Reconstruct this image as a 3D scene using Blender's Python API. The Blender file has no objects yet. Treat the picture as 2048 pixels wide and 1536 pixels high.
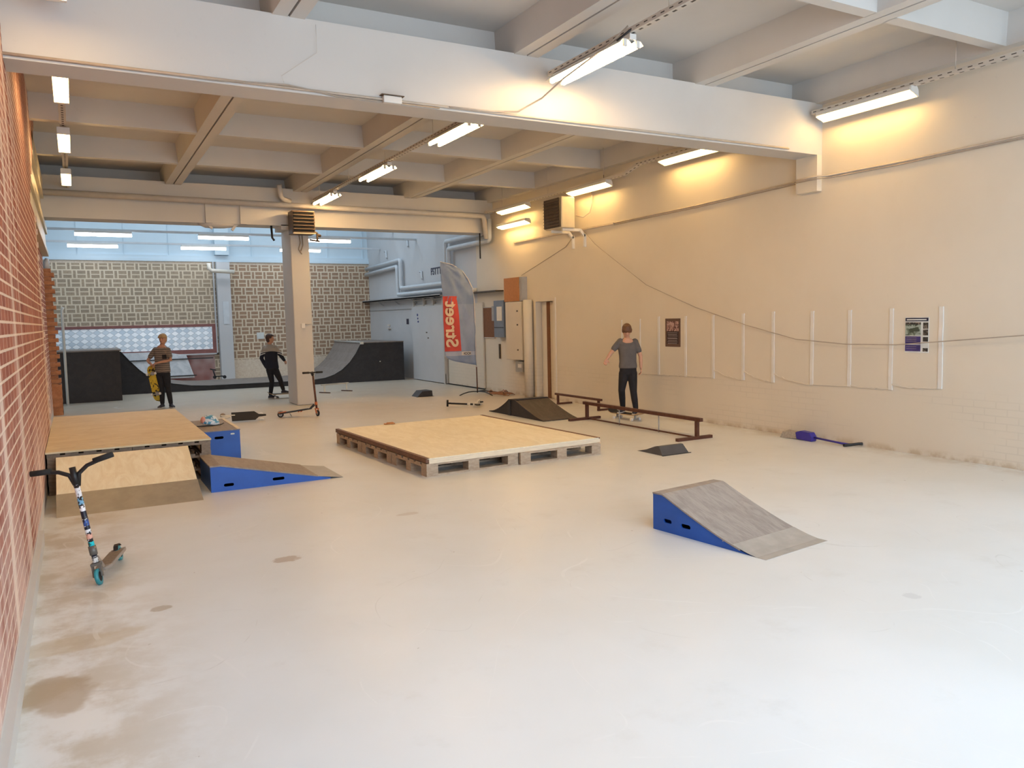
import bpy, bmesh, math, random
from mathutils import Vector as V, Matrix, Quaternion
from mathutils.geometry import tessellate_polygon
random.seed(7)
SC = bpy.context.scene
COL = SC.collection
PI = math.pi
XL, XR, YB, HCAM = -0.35, 8.63, 25.2, 1.72

# ------------------------------------------------------------------ materials
class N:
    """tiny expression builder over math nodes"""
    def __init__(s, nt, sock): s.nt, s.s = nt, sock
    def _op(s, op, *o):
        n = s.nt.nodes.new('ShaderNodeMath'); n.operation = op
        for i, x in enumerate((s,) + o):
            if isinstance(x, N): s.nt.links.new(x.s, n.inputs[i])
            else: n.inputs[i].default_value = x
        return N(s.nt, n.outputs[0])
    def __add__(s, o): return s._op('ADD', o)
    def __sub__(s, o): return s._op('SUBTRACT', o)
    def __mul__(s, o): return s._op('MULTIPLY', o)
    def __truediv__(s, o): return s._op('DIVIDE', o)
    def floor(s): return s._op('FLOOR')
    def frac(s): return s._op('FRACT')
    def abs(s): return s._op('ABSOLUTE')
    def gt(s, o): return s._op('GREATER_THAN', o)
    def lt(s, o): return s._op('LESS_THAN', o)
    def mn(s, o): return s._op('MINIMUM', o)
    def mx(s, o): return s._op('MAXIMUM', o)
    def mod(s, o): return s._op('FLOORED_MODULO', o)
    def clamp(s):
        r = s._op('ADD', 0.0); r.s.node.use_clamp = True; return r
    def smooth(s, a, b):
        n = s.nt.nodes.new('ShaderNodeMapRange'); n.interpolation_type = 'SMOOTHSTEP'
        s.nt.links.new(s.s, n.inputs[0]); n.inputs[1].default_value = a; n.inputs[2].default_value = b
        return N(s.nt, n.outputs[0])

def newmat(name):
    m = bpy.data.materials.new(name); m.use_nodes = True
    nt = m.node_tree; b = nt.nodes['Principled BSDF']
    return m, nt, b
def coord(nt, kind='Object'):
    t = nt.nodes.new('ShaderNodeTexCoord'); sp = nt.nodes.new('ShaderNodeSeparateXYZ')
    nt.links.new(t.outputs[kind], sp.inputs[0])
    return t.outputs[kind], [N(nt, sp.outputs[i]) for i in range(3)]
def geo(nt):
    t = nt.nodes.new('ShaderNodeNewGeometry'); sp = nt.nodes.new('ShaderNodeSeparateXYZ')
    nt.links.new(t.outputs['Position'], sp.inputs[0])
    return t.outputs['Position'], [N(nt, sp.outputs[i]) for i in range(3)]
def noise(nt, vec, scale, detail=4, rough=.5, stretch=None, dist=0):
    if stretch:
        mp = nt.nodes.new('ShaderNodeMapping'); mp.inputs['Scale'].default_value = stretch
        nt.links.new(vec, mp.inputs[0]); vec = mp.outputs[0]
    n = nt.nodes.new('ShaderNodeTexNoise'); n.inputs['Scale'].default_value = scale
    n.inputs['Detail'].default_value = detail; n.inputs['Roughness'].default_value = rough
    n.inputs['Distortion'].default_value = dist
    nt.links.new(vec, n.inputs['Vector']); return N(nt, n.outputs[0])
def rgb(nt, c):
    n = nt.nodes.new('ShaderNodeRGB'); n.outputs[0].default_value = (*c, 1); return n.outputs[0]
def mix(nt, fac, a, b):
    n = nt.nodes.new('ShaderNodeMix'); n.data_type = 'RGBA'
    if isinstance(fac, N): nt.links.new(fac.s, n.inputs[0])
    else: n.inputs[0].default_value = fac
    for i, x in ((6, a), (7, b)):
        if isinstance(x, tuple): n.inputs[i].default_value = (*x, 1)
        else: nt.links.new(x, n.inputs[i])
    return n.outputs[2]
def bump(nt, b, h, strength=.3, dist=.01):
    n = nt.nodes.new('ShaderNodeBump'); n.inputs['Strength'].default_value = strength
    n.inputs['Distance'].default_value = dist
    nt.links.new(h.s, n.inputs['Height']); nt.links.new(n.outputs[0], b.inputs['Normal'])
def simple(name, c, rough=.6, metal=0, var=.12, scale=6, bmp=0, stretch=None, spec=None):
    m, nt, b = newmat(name)
    vec, _ = coord(nt)
    n = noise(nt, vec, scale, 4, .6, stretch)
    k = n.smooth(.25, .75)
    a = tuple(x * (1 - var) for x in c); d = tuple(min(1, x * (1 + var)) for x in c)
    nt.links.new(mix(nt, k, a, d), b.inputs['Base Color'])
    b.inputs['Roughness'].default_value = rough; b.inputs['Metallic'].default_value = metal
    if spec is not None: b.inputs['Specular IOR Level'].default_value = spec
    if bmp: bump(nt, b, n, bmp, .004)
    return m
def emit(name, c, s):
    m, nt, b = newmat(name)
    b.inputs['Base Color'].default_value = (*c, 1)
    b.inputs['Emission Color'].default_value = (*c, 1); b.inputs['Emission Strength'].default_value = s
    return m

def m_floor():
    m, nt, b = newmat('painted_concrete_floor')
    vec, (x, y, z) = geo(nt)
    big = noise(nt, vec, .35, 4, .6); mid = noise(nt, vec, 2.2, 6, .65); fine = noise(nt, vec, 30, 4, .6)
    c = mix(nt, big.smooth(.35, .65), (.68, .68, .655), (.73, .74, .73))
    c = mix(nt, mid.smooth(.55, .8) * .35, c, (.56, .54, .49))
    # grime beside the brick wall and along the plain wall
    near_l = (x * -1.0 + .55).smooth(-.1, .75) * mid.smooth(.38, .6)
    c = mix(nt, near_l * .55, c, (.38, .29, .17))
    near_r = (x - 8.15).smooth(0, .5) * mid.smooth(.4, .6)
    c = mix(nt, near_r * .45, c, (.40, .30, .18))
    c = mix(nt, (y - 10.0).smooth(0, 5.5) * .85, c, (.52, .43, .31))  # far floor: dim warm lamplight mixed into the colour, along with dirt
    c = mix(nt, (y - 16.9).smooth(0, 1.2) * .7, c, (.52, .45, .37))  # back room floor: weaker light put into a bare concrete tone
    # round stains with shapes of their own
    def blob(px, py, rx, ry, col, amt, ns=5.):
        nonlocal c
        w = noise(nt, vec, ns, 3, .6)
        d = ((x - px) * (1 / rx)); e = ((y - py) * (1 / ry))
        r = (d * d + e * e) + (w - .5) * 2.2
        c = mix(nt, (r * -1.0 + 1.25).smooth(0, .6) * amt, c, col)
    blob(-.17, 4.17, .16, .22, (.36, .26, .15), .65)
    blob(1.25, 5.7, .10, .07, (.42, .33, .25), .75, 14)
    blob(.36, 5.12, .06, .05, (.40, .33, .24), .7, 14)
    blob(2.49, 6.45, .10, .05, (.50, .44, .37), .5, 14)
    blob(-.1, 4.8, .35, .12, (.48, .38, .23), .45)
    blob(4.3, 2.85, .05, .05, (.52, .52, .51), .5, 40)
    # scratches: curved pale and dark wheel marks
    for k, (sc, th, col, am) in enumerate(((.55, .0018, (.80, .80, .78), .35), (.9, .0016, (.78, .78, .76), .35), (.7, .0012, (.42, .41, .38), .25))):
        w = noise(nt, vec, sc, 1, .3, (1, .7, 1), .6 + k * .3)
        brk = noise(nt, vec, 2.2 + k, 3, .6)
        c = mix(nt, ((w - .5 - .02 * k).abs().lt(th) * brk.smooth(.45, .6)) * am, c, col)
    vo = nt.nodes.new('ShaderNodeTexVoronoi'); vo.inputs['Scale'].default_value = 3.4
    nt.links.new(vec, vo.inputs['Vector'])
    spk = N(nt, vo.outputs['Distance']).lt(.035) * fine.gt(.5)
    c = mix(nt, spk * .6, c, (.36, .33, .28))
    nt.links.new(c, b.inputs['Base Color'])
    r = (mid * .25 + .24)
    nt.links.new(r.s, b.inputs['Roughness'])
    b.inputs['Specular IOR Level'].default_value = .42
    bump(nt, b, mid + fine * .3, .08, .004)
    return m

def brick_nodes(nt, u, v, vec, bw, bh, mo, c1, c2, cm):
    """running bond: header/stretcher courses; returns colour and height"""
    row = (v / bh).floor()
    off = row.mod(2.0) * .5
    uu = u / bw + off
    du = ((uu.frac() - .5).abs() - (.5 - mo / bw / 2)) * bw
    dv = (((v / bh).frac() - .5).abs() - (.5 - mo / bh / 2)) * bh
    wob = noise(nt, vec, 25, 3, .6)
    d = du.mx(dv) + (wob - .5) * (mo * .5)
    mort = d.smooth(-mo * .12, mo * .12)
    cb = nt.nodes.new('ShaderNodeCombineXYZ')
    nt.links.new(uu.floor().s, cb.inputs[0]); nt.links.new(row.s, cb.inputs[1])
    wn = nt.nodes.new('ShaderNodeTexWhiteNoise'); wn.noise_dimensions = '3D'
    nt.links.new(cb.outputs[0], wn.inputs['Vector'])
    cc = mix(nt, N(nt, wn.outputs['Value']), c1, c2)
    cc = mix(nt, wob.smooth(.3, .8) * .4, cc, tuple(x * .7 for x in c1))
    return mix(nt, mort, cc, cm), mort

def m_redbrick():
    m, nt, b = newmat('red_brick_wall')
    vec, (x, y, z) = geo(nt)
    c, mort = brick_nodes(nt, y, z, vec, .245, .080, .016, (.26, .06, .035), (.40, .125, .07), (.72, .54, .42))
    big = noise(nt, vec, 1.3, 5, .65)
    streak = noise(nt, vec, 1.0, 4, .6, (1, 2.6, .25))
    low = (z * -1.0 + 1.5).smooth(0, 1.4)  # daylight on the lower wall, painted in as paler brick
    wash_and_daylight = (streak.smooth(.52, .66) * .45 + low * big.smooth(.3, .6) * .6).clamp()
    c = mix(nt, wash_and_daylight, c, (.80, .60, .52))
    # lime bands running up the wall
    for yb, w in ((4.75, .10), (6.2, .12), (6.9, .05), (11.4, .22)):
        k = ((y - yb).abs() * -1.0 + w).smooth(-.02, .04) * streak.smooth(.3, .5)
        c = mix(nt, k * .6, c, (.82, .68, .56))
    base = (z * -1.0 + .16).smooth(0, .05)
    c = mix(nt, base, c, (.62, .58, .54))
    nt.links.new(c, b.inputs['Base Color']); b.inputs['Roughness'].default_value = .85
    bump(nt, b, mort, .6, .008)
    return m

def m_orangebrick():
    m, nt, b = newmat('orange_toothed_brick')
    vec, (x, y, z) = geo(nt)
    n = noise(nt, vec, 9, 4, .6)
    nt.links.new(mix(nt, n.smooth(.3, .7), (.40, .17, .08), (.55, .26, .13)), b.inputs['Base Color'])
    b.inputs['Roughness'].default_value = .85
    return m

def m_blockwall():
    m, nt, b = newmat('basket_weave_block_wall')
    vec, (x, y, z) = geo(nt)
    pz, px = .243, .345
    zz = z / pz + .32
    row = zz.floor(); v = zz.frac()
    uu = x / px + row * .5 + (row * .37).frac() * .16
    u = uu.frac()
    t = .032 / px / 2
    horiz = u.lt(.70)
    mv = ((v - .5).abs().lt(.062)) * horiz
    mtop = (v - .5).abs().gt(.5 - .075)
    mu = (u - .5).abs().gt(.5 - t * 1.2) .mx((u - .70).abs().lt(t * 1.2))
    wob = noise(nt, vec, 22, 4, .65)
    mort = mv.mx(mtop).mx(mu)
    cb = nt.nodes.new('ShaderNodeCombineXYZ')
    nt.links.new(uu.floor().s, cb.inputs[0]); nt.links.new((row + (u.gt(.7) * .5) + (v.gt(.5) * .25)).s, cb.inputs[1])
    wn = nt.nodes.new('ShaderNodeTexWhiteNoise'); nt.links.new(cb.outputs[0], wn.inputs['Vector'])
    big = noise(nt, vec, .55, 3, .6)
    bc = mix(nt, N(nt, wn.outputs['Value']) * .6 + big * .3, (.34, .265, .19), (.46, .35, .24))
    warm = (x - 3.9).smooth(0, .5)
    bc = mix(nt, warm * .55, bc, (.36, .185, .10))
    bc = mix(nt, wob.smooth(.45, .75) * .5, bc, (.20, .15, .11))
    mc = mix(nt, big.smooth(.3, .7), (.66, .55, .41), (.74, .62, .47))
    c = mix(nt, mort * 1.0, bc, mc)
    # plain rendered band at the head and foot of the wall
    band = (z - 3.52).gt(0).mx((z - .62).lt(0) * (x - 4.1).gt(0))
    pc = mix(nt, wob.smooth(.35, .65), (.66, .54, .42), (.74, .64, .52))
    c = mix(nt, band, c, pc)
    # dark red painted brick under the tiled panel
    red = (z - .93).lt(0) * (x - 3.66).lt(0)
    rc = mix(nt, big.smooth(.42, .6), (.27, .09, .075), (.55, .42, .40))
    c = mix(nt, red, c, rc)
    nt.links.new(c, b.inputs['Base Color']); b.inputs['Roughness'].default_value = .8
    bump(nt, b, mort, .5, .01)
    return m

def m_plaster(name, c1, c2, brick=True, rough=.65):
    m, nt, b = newmat(name)
    vec, (x, y, z) = geo(nt)
    big = noise(nt, vec, .6, 4, .6); fine = noise(nt, vec, 14, 5, .6)
    c = mix(nt, big.smooth(.35, .65), c1, c2)
    c = mix(nt, fine.smooth(.62, .8) * .15, c, tuple(k * .75 for k in c1))
    h = fine * .35
    if brick:
        low = (z * -1.0 + .85).smooth(0, .25)
        dirt = (z * -1.0 + .10).smooth(0, .09) * noise(nt, vec, 5, 4, .6).smooth(.4, .6)
        c = mix(nt, dirt * .6, c, (.42, .31, .18))
        bw, bh = .24, .078
        row = (z / bh).floor(); uu = y / bw + row.mod(2.0) * .5
        g = ((uu.frac() - .5).abs().gt(.47)).mx(((z / bh).frac() - .5).abs().gt(.42))
        part = noise(nt, vec, 1.2, 3, .6, (1, .6, 1.6)).smooth(.42, .58)
        h = h - g * low * part * .8
        c = mix(nt, g * low * part * .16, c, tuple(k * .6 for k in c1))
    nt.links.new(c, b.inputs['Base Color']); b.inputs['Roughness'].default_value = rough
    bump(nt, b, h, .25, .008)
    return m

def m_ply(name, c1, c2, sx=(1, 8, 1), dark=0):
    m, nt, b = newmat(name)
    vec, (x, y, z) = geo(nt)
    g = noise(nt, vec, 3.2, 6, .65, sx, 1.2); g2 = noise(nt, vec, 14, 5, .6, sx, .6); big = noise(nt, vec, .8, 3, .5)
    c = mix(nt, g.smooth(.35, .65), c1, c2)
    c = mix(nt, g2.smooth(.6, .75) * .35, c, tuple(k * .72 for k in c1))
    c = mix(nt, big.smooth(.5, .8) * .25, c, tuple(k * .85 for k in c1))
    nt.links.new(c, b.inputs['Base Color']); b.inputs['Roughness'].default_value = .55
    return m

def m_worn(name, c1, c2, c3, sx=(4, 1, 1)):
    m, nt, b = newmat(name)
    vec, _ = coord(nt)
    g = noise(nt, vec, 5, 6, .7, sx, .8); g2 = noise(nt, vec, 24, 5, .6, sx)
    c = mix(nt, g.smooth(.35, .65), c1, c2)
    c = mix(nt, g2.smooth(.58, .72) * .5, c, c3)
    nt.links.new(c, b.inputs['Base Color']); b.inputs['Roughness'].default_value = .6
    bump(nt, b, g2, .15, .003)
    return m

def m_diamond():
    m, nt, b = newmat('mirror_diamond_tiles')
    vec, (x, y, z) = geo(nt)
    u = x / .215 + z / .155; v = x / .215 - z / .155
    cb = nt.nodes.new('ShaderNodeCombineXYZ'); nt.links.new(u.floor().s, cb.inputs[0]); nt.links.new(v.floor().s, cb.inputs[1])
    wn = nt.nodes.new('ShaderNodeTexWhiteNoise'); nt.links.new(cb.outputs[0], wn.inputs['Vector'])
    par = (u.floor() + v.floor()).mod(2.0)
    r = N(nt, wn.outputs['Value'])
    k = (par * .75 + r * .3).clamp()
    c = mix(nt, k, (.52, .60, .68), (.95, .97, 1.0))
    e = (u.frac() - .5).abs().gt(.46).mx((v.frac() - .5).abs().gt(.46))
    c = mix(nt, e * .6, c, (.22, .25, .30))
    nt.links.new(c, b.inputs['Base Color']); b.inputs['Roughness'].default_value = .3
    b.inputs['Metallic'].default_value = .15
    return m

def m_graffiti():
    m, nt, b = newmat('whitewashed_poster')
    vec, (x, y, z) = geo(nt)
    n = noise(nt, vec, 3, 5, .7, (1, 1, 1), 1.5)
    nt.links.new(mix(nt, n.smooth(.3, .7), (.56, .60, .64), (.80, .82, .86)), b.inputs['Base Color'])
    b.inputs['Roughness'].default_value = .4
    return m

def m_stripes(name, c1, c2, period, duty=.5, wob=.01, rough=.85, above=None, cab=None):
    m, nt, b = newmat(name)
    vec, (x, y, z) = geo(nt)
    n = noise(nt, vec, 9, 3, .5)
    s = ((z + (n - .5) * wob * 6) / period).frac().lt(duty)
    c = mix(nt, s, c1, c2)
    nt.links.new(c, b.inputs['Base Color']); b.inputs['Roughness'].default_value = rough
    return m
def m_sweater():
    m, nt, b = newmat('two_tone_sweater')
    vec, (x, y, z) = geo(nt)
    zz = z + (x - 3.86) * (x - 3.86) * 1.3
    c = mix(nt, zz.gt(1.085), (.012, .013, .024), (.36, .32, .27))
    arm = (x - 3.86).abs().gt(.125)
    for za in (1.075, 1.04):
        k = ((zz - za - .02).abs().lt(.010)) * arm
        c = mix(nt, k, c, (.62, .60, .58))
    k2 = ((zz - 1.085).abs().lt(.008)) * arm
    c = mix(nt, k2, c, (.012, .013, .024))
    nt.links.new(c, b.inputs['Base Color']); b.inputs['Roughness'].default_value = .9
    return m
def m_blobs(name, cols, scale, rough=.4):
    m, nt, b = newmat(name)
    vec, _ = coord(nt)
    c = cols[0]
    for i, cc in enumerate(cols[1:]):
        n = noise(nt, vec, scale * (1 + .23 * i), 2, .4, (1, 1, 1 + .4 * i), .8)
        c = mix(nt, n.smooth(.50, .54), c if not isinstance(c, tuple) else c, cc)
    if isinstance(c, tuple): b.inputs['Base Color'].default_value = (*c, 1)
    else: nt.links.new(c, b.inputs['Base Color'])
    b.inputs['Roughness'].default_value = rough
    return m
def m_stem():
    """scooter bar wrapped in small stickers: bands along local z"""
    m, nt, b = newmat('stickered_bar')
    vec, (x, y, z) = coord(nt)
    n = noise(nt, vec, 60, 2, .5)
    c = mix(nt, n.smooth(.52, .58), (.012, .012, .016), (.75, .76, .80))
    for z0, z1, col in ((.60, .66, (.85, .86, .9)), (.545, .59, (.18, .42, .62)), (.50, .535, (.9, .88, .9)), (.40, .44, (.04, .10, .35)), (.36, .375, (.8, .82, .85)),
                        (.31, .345, (.80, .42, .32)), (.255, .29, (.02, .62, .68)), (.23, .25, (.85, .86, .88)), (.15, .18, (.9, .88, .85))):
        k = (z - (z0 + z1) / 2).abs().lt((z1 - z0) / 2)
        c = mix(nt, k * n.smooth(.36, .46), c, col)
    for z0, z1 in ((.46, .50), (.375, .395), (.19, .23)):
        c = mix(nt, (z - (z0 + z1) / 2).abs().lt((z1 - z0) / 2), c, (.012, .014, .03))
    nt.links.new(c, b.inputs['Base Color']); b.inputs['Roughness'].default_value = .35
    return m
def m_flag():
    m, nt, b = newmat('blue_grey_flag_cloth')
    vec, (x, y, z) = geo(nt)
    n = noise(nt, vec, 2.5, 3, .5)
    dots = ((x + z) * 34.0).frac().lt(.4) * (x - 7.55).gt(0) * (z - 1.7).lt(.35) * (z - 1.0).gt(0)
    c = mix(nt, n.smooth(.3, .7), (.20, .27, .42), (.27, .34, .50))
    c = mix(nt, dots * .5, c, (.50, .55, .66))
    k = (z - .94).abs().lt(.045) * (x - 7.2).gt(0)
    c = mix(nt, k * .5, c, (.55, .57, .66))
    nt.links.new(c, b.inputs['Base Color']); b.inputs['Roughness'].default_value = .7
    return m

M = {}
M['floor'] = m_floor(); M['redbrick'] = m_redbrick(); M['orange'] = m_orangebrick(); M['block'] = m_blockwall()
M['plaster'] = m_plaster('cream_painted_wall', (.67, .61, .51), (.70, .64, .54))
M['paint'] = m_plaster('white_painted_concrete', (.57, .55, .52), (.61, .59, .56), False)
M['backwall'] = m_plaster('pale_blue_sheet_wall', (.60, .72, .80), (.64, .76, .84), False)
M['backside'] = m_plaster('pale_side_wall', (.56, .56, .57), (.60, .60, .61), False)
M['ply'] = m_ply('light_plywood', (.80, .72, .54), (.88, .81, .64), (3, 1, 1))
M['ply2'] = m_ply('honey_plywood', (.66, .53, .31), (.76, .64, .41), (1, 3, 1))
M['ply3'] = m_ply('pale_plywood', (.80, .68, .46), (.88, .79, .58), (3, 1, 1))
M['plyedge'] = simple('pale_timber', (.76, .66, .50), .6, var=.1, stretch=(1, 1, 12))
M['pallet'] = m_worn('weathered_pallet_wood', (.36, .27, .19), (.48, .38, .28), (.25, .18, .13), (2, 2, 6))
M['palletdark'] = m_worn('dark_pallet_wood', (.20, .14, .09), (.30, .21, .14), (.12, .08, .05), (2, 2, 6))
M['blue'] = simple('blue_painted_ply', (.014, .092, .42), .45, var=.12, scale=3)
M['blueside'] = simple('blue_painted_side', (.024, .10, .33), .4, var=.25, scale=2)
M['ramptop'] = m_worn('worn_brown_ramp_surface', (.26, .225, .20), (.35, .31, .275), (.20, .165, .14), (1, 4, 1))
M['ramptop2'] = m_worn('worn_brown_deck_surface', (.25, .205, .17), (.31, .26, .22), (.19, .155, .125), (4, 1, 1))
M['steel'] = simple('brushed_steel', (.40, .385, .36), .5, .25, var=.1, scale=8)
M['steelplate'] = simple('dull_steel_plate', (.36, .32, .25), .45, .35, var=.12, scale=5)
M['angle'] = simple('rusty_brown_steel_angle', (.155, .075, .045), .55, .2, var=.2, scale=20)
M['railbrown'] = simple('rust_brown_painted_steel', (.105, .040, .025), .45, .3, var=.25, scale=18)
M['blackply'] = m_worn('black_stained_ply', (.016, .014, .017), (.026, .023, .026), (.045, .040, .042), (1, 1, 1))
M['blackramp'] = m_worn('black_worn_ply', (.040, .030, .027), (.070, .052, .045), (.12, .09, .075), (3, 1, 1))
M['minitop'] = m_worn('grey_brown_ramp_sheet', (.19, .155, .135), (.24, .20, .175), (.14, .115, .10), (1, 1, 1))
M['black'] = simple('black_plastic', (.012, .011, .012), .45, var=.2)
M['rubber'] = simple('black_rubber', (.015, .014, .014), .8, var=.2)
M['darkgap'] = simple('dark_gap_fill', (.02, .018, .016), .9)  # near-black for seams, and for shade painted into gaps and hollows
M['white'] = simple('white_enamel', (.72, .70, .66), .4, var=.04)
def m_tray():
    m, nt, b = newmat('perforated_white_tray')
    vec, (x, y, z) = coord(nt)
    dash = (y / .11).frac().lt(.45)
    side = (z - .02).abs().lt(.005) * x.abs().gt(.03)
    bot = z.lt(.004) * x.abs().lt(.012)
    nt.links.new(mix(nt, dash * side.mx(bot), (.60, .56, .50), (.05, .04, .03)), b.inputs['Base Color'])
    return m
M['tray'] = m_tray()
M['pipe'] = simple('painted_pipe', (.56, .53, .49), .45, var=.05)
M['bluepipe'] = simple('pale_painted_pipe', (.60, .63, .66), .45, var=.05)
M['cream'] = simple('cream_enamel', (.62, .54, .38), .4, var=.06)
M['louvre'] = simple('dark_louvre_steel', (.09, .065, .045), .5, .3, var=.2)
M['lamel'] = simple('dusty_louvre_blade', (.12, .08, .05), .5, .1, var=.15)
M['chip'] = simple('orange_chipboard', (.46, .20, .07), .7, var=.1, scale=25)
M['brownb'] = simple('brown_hardboard', (.18, .075, .03), .7, var=.1, scale=20)
M['bluebox'] = simple('blue_grey_enamel', (.16, .20, .27), .45, var=.1)
M['greybox'] = simple('grey_enamel', (.36, .36, .36), .45, var=.1)
M['beam'] = M['paint']
M['skin'] = simple('skin', (.55, .30, .20), .55, var=.06, scale=14)
M['skin2'] = simple('skin_tanned', (.50, .25, .15), .55, var=.06, scale=14)
M['hair_brown'] = simple('brown_hair', (.13, .055, .025), .6, var=.25, scale=70, bmp=.5, stretch=(1, 1, .12))
M['hair_dark'] = simple('dark_brown_hair', (.055, .022, .012), .6, var=.25, scale=70, bmp=.5, stretch=(1, 1, .12))
M['hair_blond'] = simple('blond_hair', (.42, .26, .11), .6, var=.22, scale=70, bmp=.5, stretch=(1, 1, .12))
M['greytee'] = simple('grey_cotton', (.115, .105, .105), .9, var=.10, scale=8, bmp=.3)
M['blackjean'] = simple('black_denim', (.012, .011, .014), .85, var=.25, scale=9, bmp=.3)
M['sweater'] = m_sweater()
M['striped'] = m_stripes('grey_striped_cotton', (.25, .19, .15), (.10, .08, .07), .042, .42, .006)
M['shoe'] = simple('dark_shoe', (.03, .03, .045), .7, var=.3, scale=20)
M['whiterub'] = simple('white_rubber', (.70, .68, .64), .6, var=.06)
M['eye'] = simple('eye', (.03, .02, .015), .3)
M['lip'] = simple('lip', (.42, .16, .12), .5)
M['deckprint'] = m_blobs('yellow_black_deck_print', ((.62, .42, .03), (.015, .013, .012), (.70, .50, .05)), 9)
M['maple'] = simple('maple_ply', (.50, .33, .17), .5)
M['grip'] = simple('black_grip_tape', (.022, .020, .020), .9, var=.2, scale=60)
M['whwheel'] = simple('white_urethane', (.78, .75, .70), .45, var=.03)
M['teal'] = simple('teal_urethane', (.03, .26, .30), .35, var=.2)
M['tealtape'] = simple('brown_grip_tape', (.21, .165, .12), .85, var=.15, scale=30)
M['stem'] = m_stem()
M['orangep'] = simple('orange_paint', (.55, .15, .05), .4, var=.15)
M['whitep'] = simple('white_paint', (.70, .66, .58), .4, var=.06)
M['helmet'] = m_blobs('blue_white_helmet_print', ((.05, .25, .42), (.65, .72, .78), (.10, .33, .50), (.60, .68, .75)), 9, .3)
M['helmetpink'] = simple('pink_helmet_patch', (.60, .28, .22), .4)
M['flag'] = m_flag()
M['flagred'] = simple('red_flag_panel', (.62, .075, .055), .7, var=.06)
M['flagtext'] = simple('cream_flag_lettering', (.76, .58, .40), .7, var=.04)
M['flagwhite'] = simple('white_flag_patch', (.70, .66, .62), .7)
M['violet'] = simple('blue_violet_plastic', (.035, .025, .27), .4, var=.15)
M['bristle'] = simple('grey_bristle', (.38, .33, .27), .9, var=.2, scale=60)
M['diamond'] = m_diamond(); M['graffiti'] = m_graffiti()
M['redframe'] = simple('dark_red_painted_frame', (.26, .10, .09), .6)
M['pwhite'] = simple('poster_white', (.66, .68, .66), .5)
M['pnavy'] = simple('poster_navy', (.012, .016, .05), .4)
M['pblue'] = simple('poster_violet_blue', (.045, .035, .16), .4, var=.3, scale=12)
M['pgreen'] = m_blobs('poster_green_photo', ((.13, .17, .13), (.24, .30, .26), (.05, .07, .05), (.30, .36, .32)), 7)
M['pdark'] = m_blobs('poster_dark_photo', ((.05, .045, .04), (.20, .17, .14), (.03, .03, .03)), 16)
M['pbrown'] = simple('poster_brown', (.12, .065, .045), .5)
M['ppink'] = m_blobs('poster_pink_photo', ((.34, .19, .16), (.12, .05, .045), (.48, .32, .28)), 14)
M['pblack'] = simple('poster_black', (.035, .018, .018), .5)
M['ptext'] = simple('poster_lettering', (.40, .34, .34), .5)
M['stickblue'] = simple('blue_sticker', (.04, .06, .22), .5)
M['tube'] = emit('warm_fluorescent_tube', (1., .64, .28), 88)
M['tubes_r'] = emit('warm_fluorescent_tube_soft', (1., .66, .26), 31)
M['tubeb'] = emit('cool_fluorescent_tube', (.96, .97, 1.), 10)
M['diff'] = simple('white_reflector', (.82, .79, .72), .35, var=.02)
M['wire'] = simple('grey_cable', (.38, .32, .26), .6)
M['cablew'] = simple('beige_cable', (.56, .48, .39), .6)
M['cord'] = simple('brown_orange_cord', (.30, .13, .06), .6)
M['deckboxtop'] = M['ramptop2']

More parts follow.
